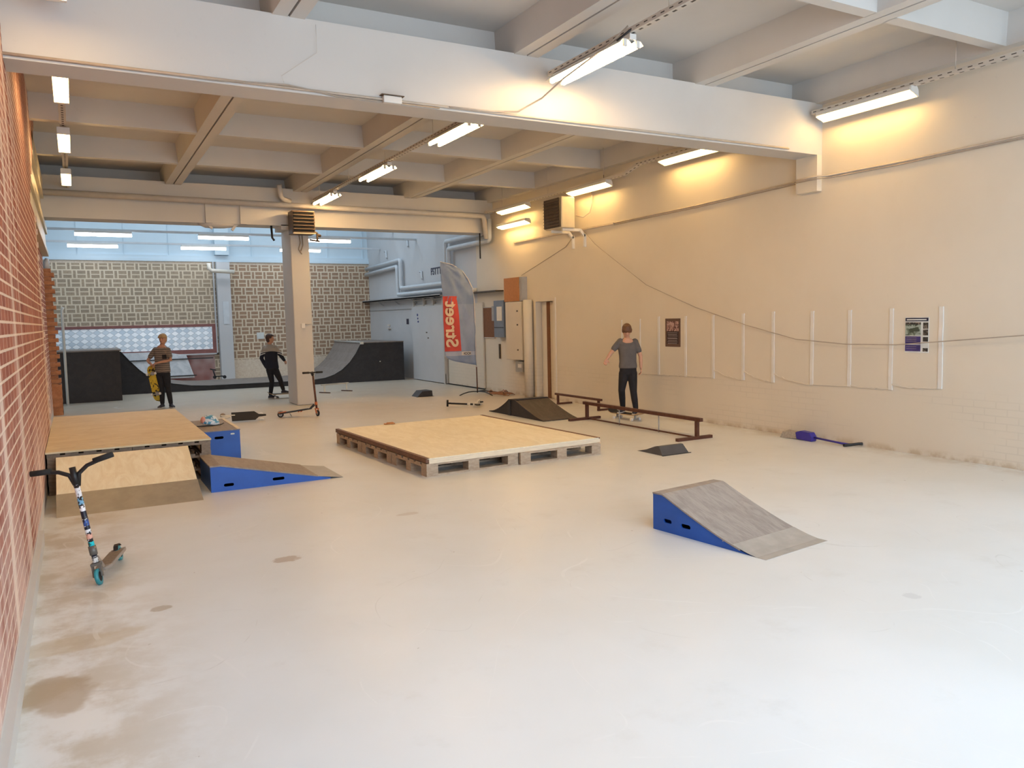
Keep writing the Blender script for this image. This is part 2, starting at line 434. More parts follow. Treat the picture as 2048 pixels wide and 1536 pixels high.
# ------------------------------------------------------------------ mesh builder
class MB:
    def __init__(s): s.v = []; s.f = []; s.sm = []
    def add(s, vs, fs, smooth=False):
        o = len(s.v); s.v += [V(p) for p in vs]
        for f in fs: s.f.append([i + o for i in f]); s.sm.append(smooth)
        return s
    def box(s, x0, x1, y0, y1, z0, z1):
        vs = [(x, y, z) for z in (z0, z1) for y in (y0, y1) for x in (x0, x1)]
        return s.add(vs, [(0, 2, 3, 1), (4, 5, 7, 6), (0, 1, 5, 4), (2, 6, 7, 3), (0, 4, 6, 2), (1, 3, 7, 5)])
    def obox(s, c, size, m):
        h = [k / 2 for k in size]; c = V(c)
        vs = [c + m @ V((x, y, z)) for z in (-h[2], h[2]) for y in (-h[1], h[1]) for x in (-h[0], h[0])]
        return s.add(vs, [(0, 2, 3, 1), (4, 5, 7, 6), (0, 1, 5, 4), (2, 6, 7, 3), (0, 4, 6, 2), (1, 3, 7, 5)])
    def bar(s, a, b, w, h=None, up=(0, 0, 1)):
        a, b = V(a), V(b); d = (b - a); L = d.length; d.normalize()
        up = V(up)
        if abs(d.dot(up)) > .95: up = V((1, 0, 0))
        sx = up.cross(d).normalized(); uz = d.cross(sx)
        m = Matrix((sx, d, uz)).transposed()
        return s.obox((a + b) / 2, (w, L, h or w), m)
    def tube(s, pts, r, n=10, cap=True, smooth=True, ell=None):
        pts = [V(p) for p in pts]; k = len(pts)
        rs = r if isinstance(r, (list, tuple)) else [r] * k
        t0 = (pts[1] - pts[0]).normalized()
        a = V((0, 0, 1)) if abs(t0.z) < .9 else V((1, 0, 0))
        if ell: a = V(ell[0])
        u = (a - t0 * a.dot(t0)).normalized()
        vs = []
        for i, p in enumerate(pts):
            if i == 0: t = (pts[1] - p)
            elif i == k - 1: t = (p - pts[i - 1])
            else: t = (pts[i + 1] - pts[i - 1])
            t.normalize(); u = (u - t * u.dot(t)).normalized(); w = t.cross(u)
            e = ell[1] if ell else 1
            for j in range(n):
                an = 2 * PI * j / n
                vs.append(p + (u * math.cos(an) * e + w * math.sin(an)) * rs[i])
        fs = [(i * n + j, i * n + (j + 1) % n, (i + 1) * n + (j + 1) % n, (i + 1) * n + j) for i in range(k - 1) for j in range(n)]
        s.add(vs, fs, smooth)
        if cap:
            o = len(s.v) - len(vs)
            s.f.append([o + j for j in range(n)][::-1]); s.sm.append(False)
            s.f.append([o + (k - 1) * n + j for j in range(n)]); s.sm.append(False)
        return s
    def limb(s, pts, rs, n=14, ell=None):
        """tapered tube with rounded ends"""
        pts = [V(p) for p in pts]
        d0 = (pts[0] - pts[1]).normalized(); d1 = (pts[-1] - pts[-2]).normalized()
        P, R = [], []
        for c in (.98, .8, .45): P.append(pts[0] + d0 * rs[0] * c); R.append(rs[0] * math.sqrt(1 - c * c))
        P += pts; R += list(rs)
        for c in (.45, .8, .98): P.append(pts[-1] + d1 * rs[-1] * c); R.append(rs[-1] * math.sqrt(1 - c * c))
        return s.tube(P, R, n, True, True, ell)
    def loft(s, secs, n=20):
        """secs: (centre, side_vec, fwd_vec) ellipse rings"""
        vs = []
        for sc_ in secs:
            c, a, b = V(sc_[0]), V(sc_[1]), V(sc_[2]); vdp = sc_[3] if len(sc_) > 3 else 0
            for j in range(n):
                an = 2 * PI * j / n; ca, sa = math.cos(an), math.sin(an)
                ca = math.copysign(abs(ca) ** .85, ca); sa = math.copysign(abs(sa) ** .85, sa)
                vs.append(c + a * ca + b * sa - V((0, 0, 1)) * (vdp * max(0., math.sin(an)) ** 3))
        k = len(secs)
        fs = [(i * n + j, i * n + (j + 1) % n, (i + 1) * n + (j + 1) % n, (i + 1) * n + j) for i in range(k - 1) for j in range(n)]
        fs.append(tuple(range(n))[::-1]); fs.append(tuple((k - 1) * n + j for j in range(n)))
        return s.add(vs, fs, True)
    def ball(s, c, r, m=None, n=16, k=10):
        c = V(c); r = r if isinstance(r, (tuple, list)) else (r, r, r); vs = []
        for i in range(1, k):
            th = PI * i / k
            for j in range(n):
                ph = 2 * PI * j / n
                p = V((r[0] * math.sin(th) * math.cos(ph), r[1] * math.sin(th) * math.sin(ph), r[2] * math.cos(th)))
                vs.append(c + (m @ p if m else p))
        t = V((0, 0, r[2])); vs += [c + (m @ t if m else t), c - (m @ t if m else t)]
        fs = [(i * n + j, (i + 1) * n + j, (i + 1) * n + (j + 1) % n, i * n + (j + 1) % n) for i in range(k - 2) for j in range(n)]
        a = len(vs) - 2
        fs += [(a, j, (j + 1) % n) for j in range(n)] + [(a + 1, (k - 2) * n + (j + 1) % n, (k - 2) * n + j) for j in range(n)]
        return s.add(vs, fs, True)
    def prism(s, poly, fn, holes=()):
        """poly in 2D, fn(a,b,side)->3D with side 0/1; holes = list of 2D loops"""
        loops = [list(poly)] + [list(h) for h in holes]
        tri = tessellate_polygon([[V((a, b, 0)) for a, b in l] for l in loops])
        flat = [p for l in loops for p in l]; n = len(flat)
        vs = [fn(a, b, 0) for a, b in flat] + [fn(a, b, 1) for a, b in flat]
        fs = [tuple(t) for t in tri] + [tuple(i + n for i in t[::-1]) for t in tri]
        o = 0
        for l in loops:
            k = len(l)
            fs += [(o + i, o + (i + 1) % k, n + o + (i + 1) % k, n + o + i) for i in range(k)]
            o += k
        return s.add(vs, fs)
    def sheet(s, grid, smooth=True):
        r, c = len(grid), len(grid[0])
        return s.add([p for row in grid for p in row], [(i * c + j, i * c + j + 1, (i + 1) * c + j + 1, (i + 1) * c + j) for i in range(r - 1) for j in range(c - 1)], smooth)
    def build(s, name, mat, parent=None, origin=None, recalc=True):
        me = bpy.data.meshes.new(name)
        if parent is not None:
            top = parent
            while top.parent: top = top.parent
            off = V(top.location)
        elif origin is not None: off = V(origin)
        else:
            xs = [p.x for p in s.v]; ys = [p.y for p in s.v]; zs = [p.z for p in s.v]
            off = V(((min(xs) + max(xs)) / 2, (min(ys) + max(ys)) / 2, min(zs)))
        me.from_pydata([p - off for p in s.v], [], s.f)
        me.polygons.foreach_set('use_smooth', s.sm)
        if recalc:
            bm = bmesh.new(); bm.from_mesh(me); bmesh.ops.recalc_face_normals(bm, faces=bm.faces[:]); bm.to_mesh(me); bm.free()
        me.materials.append(mat); me.update()
        o = bpy.data.objects.new(name, me); COL.objects.link(o)
        if parent is not None: o.parent = parent
        else: o.location = off
        return o

def tag(o, label, cat, group=None):
    o['label'] = label; o['category'] = cat
    if group: o['group'] = group
    return o
def struct(o): o['kind'] = 'structure'; return o
def thing(name, label, cat, loc=(0, 0, 0), group=None):
    o = bpy.data.objects.new(name, None); COL.objects.link(o); o.location = loc; o.empty_display_size = .1
    return tag(o, label, cat, group)
def copy_tree(o, parent=None):
    c = o.copy(); COL.objects.link(c); c.parent = parent
    for ch in list(o.children): copy_tree(ch, c)
    return c
def bevel(o, w, seg=2):
    m = o.modifiers.new('bevel', 'BEVEL'); m.width = w; m.segments = seg; m.limit_method = 'ANGLE'; return o
def rotz(a): return Matrix.Rotation(a, 3, 'Z')
def stadium(cx, cz, w, h, n=6):
    r = h / 2; out = []
    for i in range(n + 1): a = -PI / 2 + PI * i / n; out.append((cx + w / 2 - r + r * math.cos(a), cz + r * math.sin(a)))
    for i in range(n + 1): a = PI / 2 + PI * i / n; out.append((cx - w / 2 + r + r * math.cos(a), cz + r * math.sin(a)))
    return out
def text_part(name, body, size, mat, parent, mtx, extrude=.002, bold=0, sx=1):
    cu = bpy.data.curves.new(name, 'FONT'); cu.body = body; cu.size = size; cu.extrude = extrude; cu.offset = bold
    cu.align_x = 'CENTER'; cu.align_y = 'CENTER'
    t = bpy.data.objects.new(name + '_tmp', cu); COL.objects.link(t)
    dg = bpy.context.evaluated_depsgraph_get()
    me = bpy.data.meshes.new_from_object(t.evaluated_get(dg))
    COL.objects.unlink(t); bpy.data.objects.remove(t)
    top = parent
    while top.parent: top = top.parent
    me.transform(Matrix.Diagonal((sx, 1, 1, 1))); me.transform(mtx); me.transform(Matrix.Translation(-V(top.location)))
    me.materials.clear(); me.materials.append(mat); me.name = name
    o = bpy.data.objects.new(name, me); COL.objects.link(o); o.parent = parent
    return o

# ------------------------------------------------------------------ camera
cam = bpy.data.cameras.new('camera'); co = bpy.data.objects.new('camera', cam); COL.objects.link(co)
R = ((0.8732797726786559, 0.06025815841200917, -0.48347843072375873),
     (-0.4867186102913167, 0.0629281498431565, -0.8712892988860858),
     (-0.02207788546044731, 0.996197270776281, 0.08428264751112723))
co.matrix_world = Matrix.Translation((0, 0, HCAM)) @ Matrix(R).to_4x4()
cam.sensor_width = 36; cam.lens = 36 * 1564.573 / 2048; cam.clip_start = .05; cam.clip_end = 200
SC.camera = co

# ------------------------------------------------------------------ room shell
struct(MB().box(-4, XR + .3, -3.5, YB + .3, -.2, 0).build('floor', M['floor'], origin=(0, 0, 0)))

# left brick wall with raked end against the cream band, a recess beyond y=11.7 and toothed joints
w = MB(); ch = .080
w.box(XL - .4, XL, -3.5, 7.20, 0, 5); w.box(XL - .4, XL, 7.26, 10.2, 0, 5); w.box(XL - .4, XL - .06, 7.20, 7.26, 0, 5)
w.box(XL - .4, XL - .12, 11.50, 17.8, 0, 3.15)
for i in range(int(5 / ch) + 1):                # racking-back courses: the higher, the further the brick runs
    z0 = i * ch; z1 = min(z0 + ch, 5)
    if z0 < 3.1: ye = 11.52 if z0 > .1 else 11.7
    else: ye = 10.2 + (z0 - 3.1) * 2.1 + (.12 if i % 2 else 0)
    w.box(XL - .4, XL, 10.2, ye, z0, z1)
    if i % 2 == 0:
        w.box(XL - .1, XL, 7.19, 7.27, z0, z1)
        if z0 < 3.1: w.box(XL - .2, XL + .012, 11.5, 11.60, z0 + .006, z1 - .006)
    if z0 < 3.1: w.box(XL - .2, XL - .02, 11.62, 11.72, z0, z1)
struct(w.build('wall_left', M['redbrick'], origin=(0, 0, 0)))
q = MB()
q.box(-.75, -.30, 17.8, 18.25, 0, .6)
z = 0; k = 0
while z < 2.85:
    x1 = -.30 if k % 2 == 0 else -.35
    if z > 1.9 and False: x1 = -.3
    q.box(-.75, x1, 17.78 if k % 2 == 0 else 17.82, 18.2, z, z + ch * .94); z += ch; k += 1
q2 = q; q = MB(); q.box(-.76, -.38, 17.83, 18.2, 0, 2.85)
struct(q2.build('trim_3', M['orange'], origin=(0, 0, 0)))
struct(q.build('wall_left_return', M['redbrick'], origin=(0, 0, 0)))
# cream boxed band at the head of the left wall
b = MB(); b.box(XL - .4, XL - .05, 10.3, 18.0, 3.12, 4.38)
b.box(XL - .05, XL + .0, 12.3, 18.0, 4.02, 4.38); b.box(XL - .05, XL - .015, 11.2, 18.0, 3.55, 3.68); b.box(XL - .05, XL - .015, 10.4, 18.0, 3.12, 3.2)
struct(b.build('trim_4', M['cream'], origin=(0, 0, 0)))
b = MB(); b.box(XL, XL + .035, -3.5, 7.2, 0, .11); struct(b.build('baseboard_left', M['paint'], origin=(0, 0, 0)))

# right wall with a door opening at y 13.65..14.42
w = MB()
w.box(XR, XR + .4, 2.9, 13.68, 0, 5); w.box(XR, XR + .4, -3.7, -3.1, 0, 5); w.box(XR, XR + .4, -3.1, 2.9, 3.3, 5); w.box(XR, XR + .4, -3.1, 2.9, 0, .15); w.box(XR, XR + .4, 13.68, 14.40, 2.06, 5); w.box(XR, XR + .4, 14.40, 17.2, 0, 5)
struct(w.build('wall_right', M['plaster'], origin=(0, 0, 0)))
w = MB(); w.box(XR, XR + .4, 17.2, YB + .3, 0, 7)
struct(w.build('wall_right_back', M['backside'], origin=(0, 0, 0)))
# back room walls
w = MB(); w.box(-4, XR + .3, YB, YB + .3, 0, 3.62); struct(w.build('wall_back', M['block'], origin=(0, 0, 0)))
w = MB(); w.box(-4, XR + .3, YB + .06, YB + .3, 3.62, 7)
for i in range(9):
    xx = -1 + i * 1.18
    w.box(xx, xx + .03, YB + .03, YB + .07, 3.7, 7)
struct(w.build('wall_back_upper', M['backwall'], origin=(0, 0, 0)))
w = MB(); w.box(-4.3, -4, 17.5, YB + .3, 0, 7); w.box(-4, XL - .3, 17.5, 17.8, 0, 7); w.box(-.76, -.55, 17.5, 17.8, 2.8, 7)
struct(w.build('wall_left_back', M['backwall'], origin=(0, 0, 0)))
w = MB(); w.box(-4, XR + .3, 16.9, 17.1, 4.2, 7); struct(w.build('wall_front_back', M['paint'], origin=(0, 0, 0)))
w = MB(); w.box(-4.3, XR + .3, 16.9, YB + .3, 7, 7.2); struct(w.build('ceiling_back', M['backwall'], origin=(0, 0, 0)))
w = MB(); w.box(-.7, XR + .02, YB - .05, YB + .07, 3.60, 3.68); w.box(-.7, XR, YB - .02, YB + .07, 3.68, 3.78)
struct(w.build('trim_5', M['backwall'], origin=(0, 0, 0)))
# wall behind the camera, with three tall window openings
w = MB()
w.box(XL - .4, XR + .4, -3.7, -3.5, 0, .7); w.box(XL - .4, XR + .4, -3.7, -3.5, 3.9, 5)
for a, c in ((XL - .4, .2), (2.7, 3.2), (5.7, 6.2), (8.4, XR + .4)): w.box(a, c, -3.7, -3.5, .7, 3.9)
struct(w.build('wall_front', M['plaster'], origin=(0, 0, 0)))
for i, (a, c) in enumerate(((.2, 2.7), (3.2, 5.7), (6.2, 8.4))):
    f = MB()
    for x0, x1, z0, z1 in ((a, a + .06, .7, 3.9), (c - .06, c, .7, 3.9), (a, c, .7, .76), (a, c, 3.84, 3.9), ((a + c) / 2 - .03, (a + c) / 2 + .03, .7, 3.9)):
        f.box(x0, x1, -3.66, -3.6, z0, z1)
    struct(f.build('window_%d' % (i + 1), M['white'], origin=(0, 0, 0)))

f = MB()
for y in (-3.1, -1.62, -.12, 1.38, 2.84): f.box(XR + .2, XR + .26, y, y + .06, .15, 3.3)
f.box(XR + .2, XR + .26, -3.1, 2.9, .15, .21); f.box(XR + .2, XR + .26, -3.1, 2.9, 3.24, 3.3)
struct(f.build('window_4', M['white'], origin=(0, 0, 0)))
# ceiling of prefabricated coffers
cl = MB()
ZR, ZS = 4.38, 4.70
cl.box(XL - .4, XR + .4, 2.3, 17.1, ZS, ZS + .3); cl.box(XL - .4, .6, -3.7, 2.3, ZS, ZS + .3); cl.box(7.9, XR + .4, -3.7, 2.3, ZS, ZS + .3); cl.box(.6, 7.9, -3.7, -3.1, ZS, ZS + .3)  # slab left open behind the camera for the added overhead fill
joints = [-.62, 1.79, 4.19, 6.60, 9.0]
def rib_y(x, y0, y1, wd=.13, taper=.035):
    cl.add([(x, y0, ZR), (x + wd, y0, ZR), (x + wd + taper, y0, ZS + .01), (x, y0, ZS + .01), (x, y1, ZR), (x + wd, y1, ZR), (x + wd + taper, y1, ZS + .01), (x, y1, ZS + .01)],
           [(0, 1, 2, 3), (7, 6, 5, 4), (0, 4, 5, 1), (1, 5, 6, 2), (2, 6, 7, 3), (3, 7, 4, 0)])
def rib_y2(x, y0, y1, wd=.13, taper=.035):
    cl.add([(x, y0, ZR), (x - wd, y0, ZR), (x - wd - taper, y0, ZS + .01), (x, y0, ZS + .01), (x, y1, ZR), (x - wd, y1, ZR), (x - wd - taper, y1, ZS + .01), (x, y1, ZS + .01)],
           [(0, 1, 2, 3), (7, 6, 5, 4), (0, 4, 5, 1), (1, 5, 6, 2), (2, 6, 7, 3), (3, 7, 4, 0)])
for y0, y1 in ((2.3, 7.2), (7.2, 16.9)):
    for j, x in enumerate(joints):
        if x < 8.9: rib_y(x + .011, y0, y1)
        if x > 0: rib_y2(min(x - .011, XR + .0 if x > 8.9 else 99), y0, y1)
def rib_x(y, wd=.13, t=.035):
    for i in range(4):
        x0 = max(XL - .3, joints[i] + .135); x1 = min(XR - .128, joints[i + 1] - .135)
        a, c = y - wd / 2, y + wd / 2
        cl.add([(x0, a, ZR), (x0, c, ZR), (x0, c + t, ZS + .01), (x0, a - t, ZS + .01), (x1, a, ZR), (x1, c, ZR), (x1, c + t, ZS + .01), (x1, a - t, ZS + .01)],
               [(0, 1, 2, 3), (7, 6, 5, 4), (0, 4, 5, 1), (1, 5, 6, 2), (2, 6, 7, 3), (3, 7, 4, 0)])
for y in (9.62, 11.90, 14.22, 7.55, 4.80, 2.45): rib_x(y)
struct(cl.build('ceiling', M['paint'], origin=(0, 0, 0)))
# big cross beam with lower flange
b = MB(); b.box(XL - .35, XR + .1, 7.10, 7.46, 3.74, ZR + .01)
b.box(XL - .35, 8.5, 7.46, 7.56, 3.80, 3.86)
struct(b.build('trim_6', M['beam'], origin=(0, 0, 0)))
b = MB(); b.box(XR - .09, XR + .01, 7.10, 7.44, 3.28, 3.74)
struct(b.build('trim_7', M['plaster'], origin=(0, 0, 0)))
# far beam over the opening, with ragged lower edge where it was cut
b = MB(); b.box(-.6, XR + .1, 16.42, 16.95, 3.70, 4.2); b.box(-.6, XR + .1, 16.30, 17.0, 4.14, ZR + .05)
b.box(2.35, 2.47, 16.38, 16.42, 3.70, 4.1); b.box(3.0, 3.12, 16.38, 16.42, 3.70, 4.1)
struct(b.build('trim_8', M['beam'], origin=(0, 0, 0)))
b = MB()
b.loft([((2.62, 16.6, 3.71), (.42, 0, 0), (0, .2, 0)), ((2.62, 16.6, 3.66), (.34, 0, 0), (0, .16, 0)), ((2.55, 16.6, 3.63), (.2, 0, 0), (0, .1, 0))], 12)
b.bar((2.95, 16.5, 3.72), (2.85, 16.5, 3.58), .05); b.bar((2.36, 16.5, 3.72), (2.48, 16.5, 3.6), .04)
tag(b.build('corbel_remnant', M['paint']), 'broken lump of concrete hanging under the far cross beam', 'concrete')

# square column under the far beam
c = thing('concrete_column', 'beige square concrete column standing in the middle of the hall', 'column', (4.14, 16.7, 0))
bevel(MB().box(3.95, 4.33, 16.32, 17.1, 0, 3.72).build('shaft', M['paint'], c), .02)
MB().box(3.80, 3.96, 16.42, 17.0, 3.62, 3.72).build('corbel', M['paint'], c)
sw = MB().box(4.09, 4.17, 16.29, 16.32, 1.60, 1.70); sw = bevel(sw.build('switch_box', M['white'], c), .006)
MB().tube([(4.17, 16.31, 1.68), (4.34, 16.31, 1.69)], .009).build('conduit', M['pipe'], c)
# back wall pilaster
c = thing('wall_pilaster', 'tall pale blue pilaster against the patterned back wall', 'column', (4.0, YB - .15, 0))
MB().box(3.80, 4.18, YB - .28, YB + .02, 0, 3.58).build('shaft', M['backside'], c)
MB().box(3.80, 4.20, YB - .2, YB + .07, 3.8, 6.6).build('upper_shaft', M['backwall'], c)
MB().box(3.93, 4.10, YB - .292, YB - .28, 1.72, 2.40).build('faded_notice', M['bluepipe'], c)

# left pallet stack, platform etc -------------------------------------------------
def pallet_mesh(L, W, mat):
    """L along x (three boards lengthwise), W along y, local origin at the near-left corner"""
    m = MB(); zs = (0, .022, .100, .122, .144)
    bw = .145 if W > .9 else .1
    for y in (0, W / 2 - .07, W - bw): m.box(0, L, y, y + (bw if abs(y - W / 2 + .07) > .01 else .14), zs[0], zs[1])
    for x in (0, L / 2 - .07, L - .14):
        for y in (0, W / 2 - .07, W - bw):
            m.box(x, x + .14, y + .003, y + (bw if abs(y - W / 2 + .07) > .01 else .14) - .003, zs[1], zs[2])
        m.box(x, x + .14, 0, W, zs[2], zs[3])
    nb = 5 if W < .9 else 6
    for i in range(nb):
        y = i * (W - .12) / (nb - 1); m.box(0, L, y, y + .12, zs[3], zs[4])
    return m
# centre platform: six pallets, turned two degrees
ang = math.radians(2.3)
def place(o, x, y, z, a): o.location = (x, y, z); o.rotation_euler = (0, 0, a)
ox, oy = 3.27, 7.86
def cp(u, v): return (ox + u * math.cos(ang) - v * math.sin(ang), oy + u * math.sin(ang) * .25 + v * math.cos(ang))
p0 = pallet_mesh(1.18, .985, M['pallet']).build('pallet', M['pallet'], origin=(0, 0, 0))
labs = ['weathered wooden pallet at the near left corner of the centre platform', 'weathered wooden pallet at the near right corner of the centre platform',
        'weathered wooden pallet in the middle of the centre platform, left edge', 'weathered wooden pallet in the middle of the centre platform, right side',
        'weathered wooden pallet at the far left corner of the centre platform', 'weathered wooden pallet at the far right corner of the centre platform']
k = 0
for r in range(3):
    for cc in range(2):
        o = p0 if k == 0 else copy_tree(p0)
        x, y = cp(cc * 1.195, r * 1.0)
        place(o, x, y, 0, ang); tag(o, labs[k], 'pallet', 'pallets under the centre platform'); k += 1
t = thing('plywood_deck', 'large square pale plywood deck on top of the centre pallets', 'platform', (0, 0, .144))
def lb(x0, x1, y0, y1, z0, z1): return MB().box(x0, x1, y0, y1, z0, z1)
lb(.01, 2.37, 0, 2.99, .047, .059).build('plywood_sheet', M['ply'], t, ).data.transform(Matrix.Translation((0, 0, .144)))
lb(0.03, 2.385, -.006, .04, .0, .046).build('edge_timber', M['plyedge'], t).data.transform(Matrix.Translation((0, 0, .144)))
lb(0.03, 2.385, 2.95, 2.99, .0, .046).build('edge_timber', M['plyedge'], t).data.transform(Matrix.Translation((0, 0, .144)))
a_ = MB(); a_.box(-.006, .028, 0, 3.0, .012, .060); a_.box(-.006, .04, 0, 3.0, .0591, .0625)
a_.build('steel_angle', M['angle'], t).data.transform(Matrix.Translation((0, 0, .144)))
a_ = MB(); a_.box(2.372, 2.388, 0, 3.0, .0, .060); a_.box(2.34, 2.388, 0, 3.0, .0591, .0625)
a_.build('steel_angle', M['angle'], t).data.transform(Matrix.Translation((0, 0, .144)))
t.location = (ox, oy, .144); t.rotation_euler = (0, 0, ang)
sk = MB(); sk.box(3.86, 4.02, 10.80, 10.86, .2065, .222); sk.box(3.90, 4.0, 10.81, 10.85, .222, .234)
bevel(tag(sk.build('wood_block', M['chip']), 'small brown wood block lying on the far edge of the plywood deck', 'block'), .006)

# left stacked platform
p1 = pallet_mesh(1.2, .79, M['palletdark'])
p1 = p1.build('pallet', M['palletdark'], origin=(0, 0, 0))
first = True
lev = ['bottom', 'middle', 'top']
for r in range(3):
    for cc in range(2):
        for l in range(3):
            o = p1 if first else copy_tree(p1); first = False
            place(o, -.335 + .79 + cc * .795, 9.25 + r * 1.21, .1445 * l, PI / 2)
            side = 'left' if cc == 0 else 'right'
            if r == 0: tag(o, 'dark wooden pallet, %s of the near %s stack beside the brick wall' % (lev[l], side), 'pallet', 'pallets stacked by the brick wall')
            else: tag(o, 'dark wooden pallet hidden under the honey plywood, behind the near stacks', 'pallet', 'hidden pallets by the brick wall')
t = MB().box(-.345, 1.255, 9.22, 12.88, .4345, .452).build('plywood_sheet', M['ply2'])
tag(t, 'honey coloured plywood sheet on the pallet stack beside the brick wall', 'platform')

# leaning plywood ramp with steel foot
t = thing('plywood_ramp', 'pale plywood ramp with a steel foot leading up to the pallet stack', 'ramp', (.38, 8.6, 0))
fx = lambda x0, x1: (lambda a, c, s: (x0 if s == 0 else x1, a, c))
MB().prism([(8.46, .125), (9.14, .405), (9.14, .390), (8.47, .108)], fx(-.25, 1.0)).build('plywood_panel', M['ply3'], t)
MB().prism([(8.12, .0), (8.50, .1445), (8.50, .1415), (8.13, -.0)], fx(-.252, 1.004)).build('steel_plate', M['steelplate'], t)
for x in (-.24, .36, .95): MB().prism([(8.2, .01), (9.12, .384), (9.12, .0), (8.2, 0)], fx(x, x + .04)).build('rib', M['palletdark'], t)

# blue wedge and blue box on the left
def side_panel(poly, holes, y0, y1, name, mat, par):
    return MB().prism(poly, lambda a, c, s: (a, y0 if s == 0 else y1, c), holes).build(name, mat, par)
t = thing('blue_wedge_ramp', 'long blue wedge ramp with brown top beside the pallet stack', 'ramp', (1.8, 8.8, 0))
poly = [(1.12, 0), (2.36, 0), (2.36, .012), (1.22, .262), (1.12, .262)]
side_panel(poly, [stadium(1.295, .062, .10, .032), stadium(1.80, .066, .125, .032)], 8.42, 8.435, 'side_panel', M['blue'], t)
side_panel(poly, [], 9.165, 9.18, 'side_panel', M['blue'], t)
MB().box(1.12, 1.135, 8.435, 9.165, 0, .262).build('end_panel', M['blueside'], t)
MB().prism([(1.115, .262), (1.22, .262), (2.22, .04), (2.22, .052), (1.225, .276), (1.115, .276)], lambda a, c, s: (a, 8.41 if s == 0 else 9.19, c)).build('ramp_surface', M['ramptop2'], t)
MB().prism([(2.18, .0525), (2.50, .003), (2.50, .0), (2.18, .0485)], lambda a, c, s: (a, 8.412 if s == 0 else 9.188, c)).build('steel_lip', M['steel'], t)
MB().box(1.14, 2.0, 8.5, 9.1, .004, .006).build('inner_shade_sheet', M['darkgap'], t)  # dark sheet standing in for the shade inside the hollow wedge
t = thing('blue_box', 'blue box with brown top and hand slot, between platform and helmet', 'box', (1.52, 11.0, 0))
bx = [(1.275, 0), (1.765, 0), (1.765, .37), (1.275, .37)]
side_panel(bx, [stadium(1.51, .287, .11, .034)], 10.4, 10.415, 'side_panel', M['blue'], t)
side_panel(bx, [], 11.64, 11.655, 'side_panel', M['blue'], t)
MB().box(1.275, 1.29, 10.415, 11.64, 0, .37).build('side_board', M['blueside'], t)
MB().box(1.75, 1.765, 10.415, 11.64, 0, .37).build('side_board', M['blueside'], t)
MB().box(1.27, 1.772, 10.395, 11.66, .37, .382).build('top_board', M['ramptop2'], t)
MB().box(1.735, 1.78, 10.39, 11.665, .3825, .386).build('edge_strip', M['plyedge'], t)
MB().prism(stadium(1.675, .325, .05, .02), lambda a, c, s: (a, 10.396 if s == 0 else 10.3995, c)).build('white_sticker', M['pwhite'], t)

# foreground kicker
t = thing('kicker_ramp', 'blue sided kicker ramp with curved grey brown top in the foreground', 'ramp', (0, 0, 0))
prof = [(0, .300), (.10, .302), (.13, .292)]
for i in range(1, 13):
    s = .13 + (1.0 - .13) * i / 12; q_ = i / 12
    prof.append((s, .292 * (1 - q_) ** 1.32 * .96 + .012 * (1 - q_)))
def zof(s):
    for (a, za), (b_, zb) in zip(prof, prof[1:]):
        if a <= s <= b_: return za + (zb - za) * (s - a) / (b_ - a)
    return 0
base = [(s, max(0.001, z_ - .012)) for s, z_ in prof] + [(1.0, 0), (0, 0)]
for y0, hs in ((0.0, [stadium(.155, .090, .085, .032), stadium(.34, .085, .10, .034)]), (.715, [])):
    MB().prism(base, lambda a, c, s, y0=y0: (a, y0 + (.015 if s else 0), c), hs).build('side_panel', M['blue'], t)
MB().box(0, .015, .015, .715, 0, .288).build('end_panel', M['blue'], t)
top = [(s, z_) for s, z_ in prof if s < .86]
MB().prism(top + [(s, z_ - .012) for s, z_ in top[::-1]], lambda a, c, s: (a, -.006 + s * .742, c)).build('ramp_surface', M['ramptop'], t)
lip = [(s, zof(s) + .0022) for s in (.79, .84, .88, .92, .96, 1.0)] + [(1.08, .002)]
MB().prism(lip + [(s, z_ - .002) for s, z_ in lip[::-1]], lambda a, c, s: (a, -.006 + s * .742, c)).build('steel_lip', M['steel'], t)
MB().box(.02, .8, .02, .71, .004, .006).build('inner_shade_sheet', M['darkgap'], t)  # dark sheet as the shade seen through the hand slots
for sx_ in (.70, .76, .82): MB().tube([(sx_, -.002, .02 + zof(sx_) * .45), (sx_, .002, .02 + zof(sx_) * .45)], .005, 8).build('screw', M['steel'], t)
a = math.atan2(-1.065, .125)
t.location = (3.98, 4.875, 0); t.rotation_euler = (0, 0, a)
# local y must point to world +x: mirror handled by width direction
# (rotation by a maps local +y to (sin(-a)..)=(+.99,+.12))

# black funbox behind the platform
t = thing('black_funbox', 'black two-sided launch ramp beside the brown rails', 'ramp', (6.95, 11.9, 0))
pA = [(12.10, 0), (12.10, .26)] + [(12.10 + .72 * i / 6, .26 * (1 - i / 6) ** 1.7 + .004) for i in range(1, 7)]
pB = [(12.10, 0), (12.10, .275), (11.88, .285)] + [(11.88 - .93 * i / 7, .28 * (1 - i / 7) ** 1.25 + .003) for i in range(1, 8)]
skew = lambda y: 6.66 + (y - 10.95) * -.02
for nm, pp, mat in (('far_side_panel', pA, 'blackply'), ('near_side_panel', pB, 'blackply')):
    for x0 in (0, .64):
        MB().prism(pp, lambda a, c, s, x0=x0: (skew(a) + x0 + s * .012, a, c)).build('side_panel', M[mat], t)
for nm, pp in (('ramp_surface', pB[1:]), ('far_ramp_surface', pA[1:])):
    g = [[(skew(y_) - .01 + k_ * .675, y_, z_ + dz) for k_ in (0, 1)] for y_, z_ in pp for dz in (.012,)]
    m_ = MB().prism([(y_, z_ + .012) for y_, z_ in pp] + [(y_, z_) for y_, z_ in pp[::-1]], lambda a, c, s: (skew(a) - .01 + s * .675, a, c))
    m_.build(nm, M['blackramp'], t)
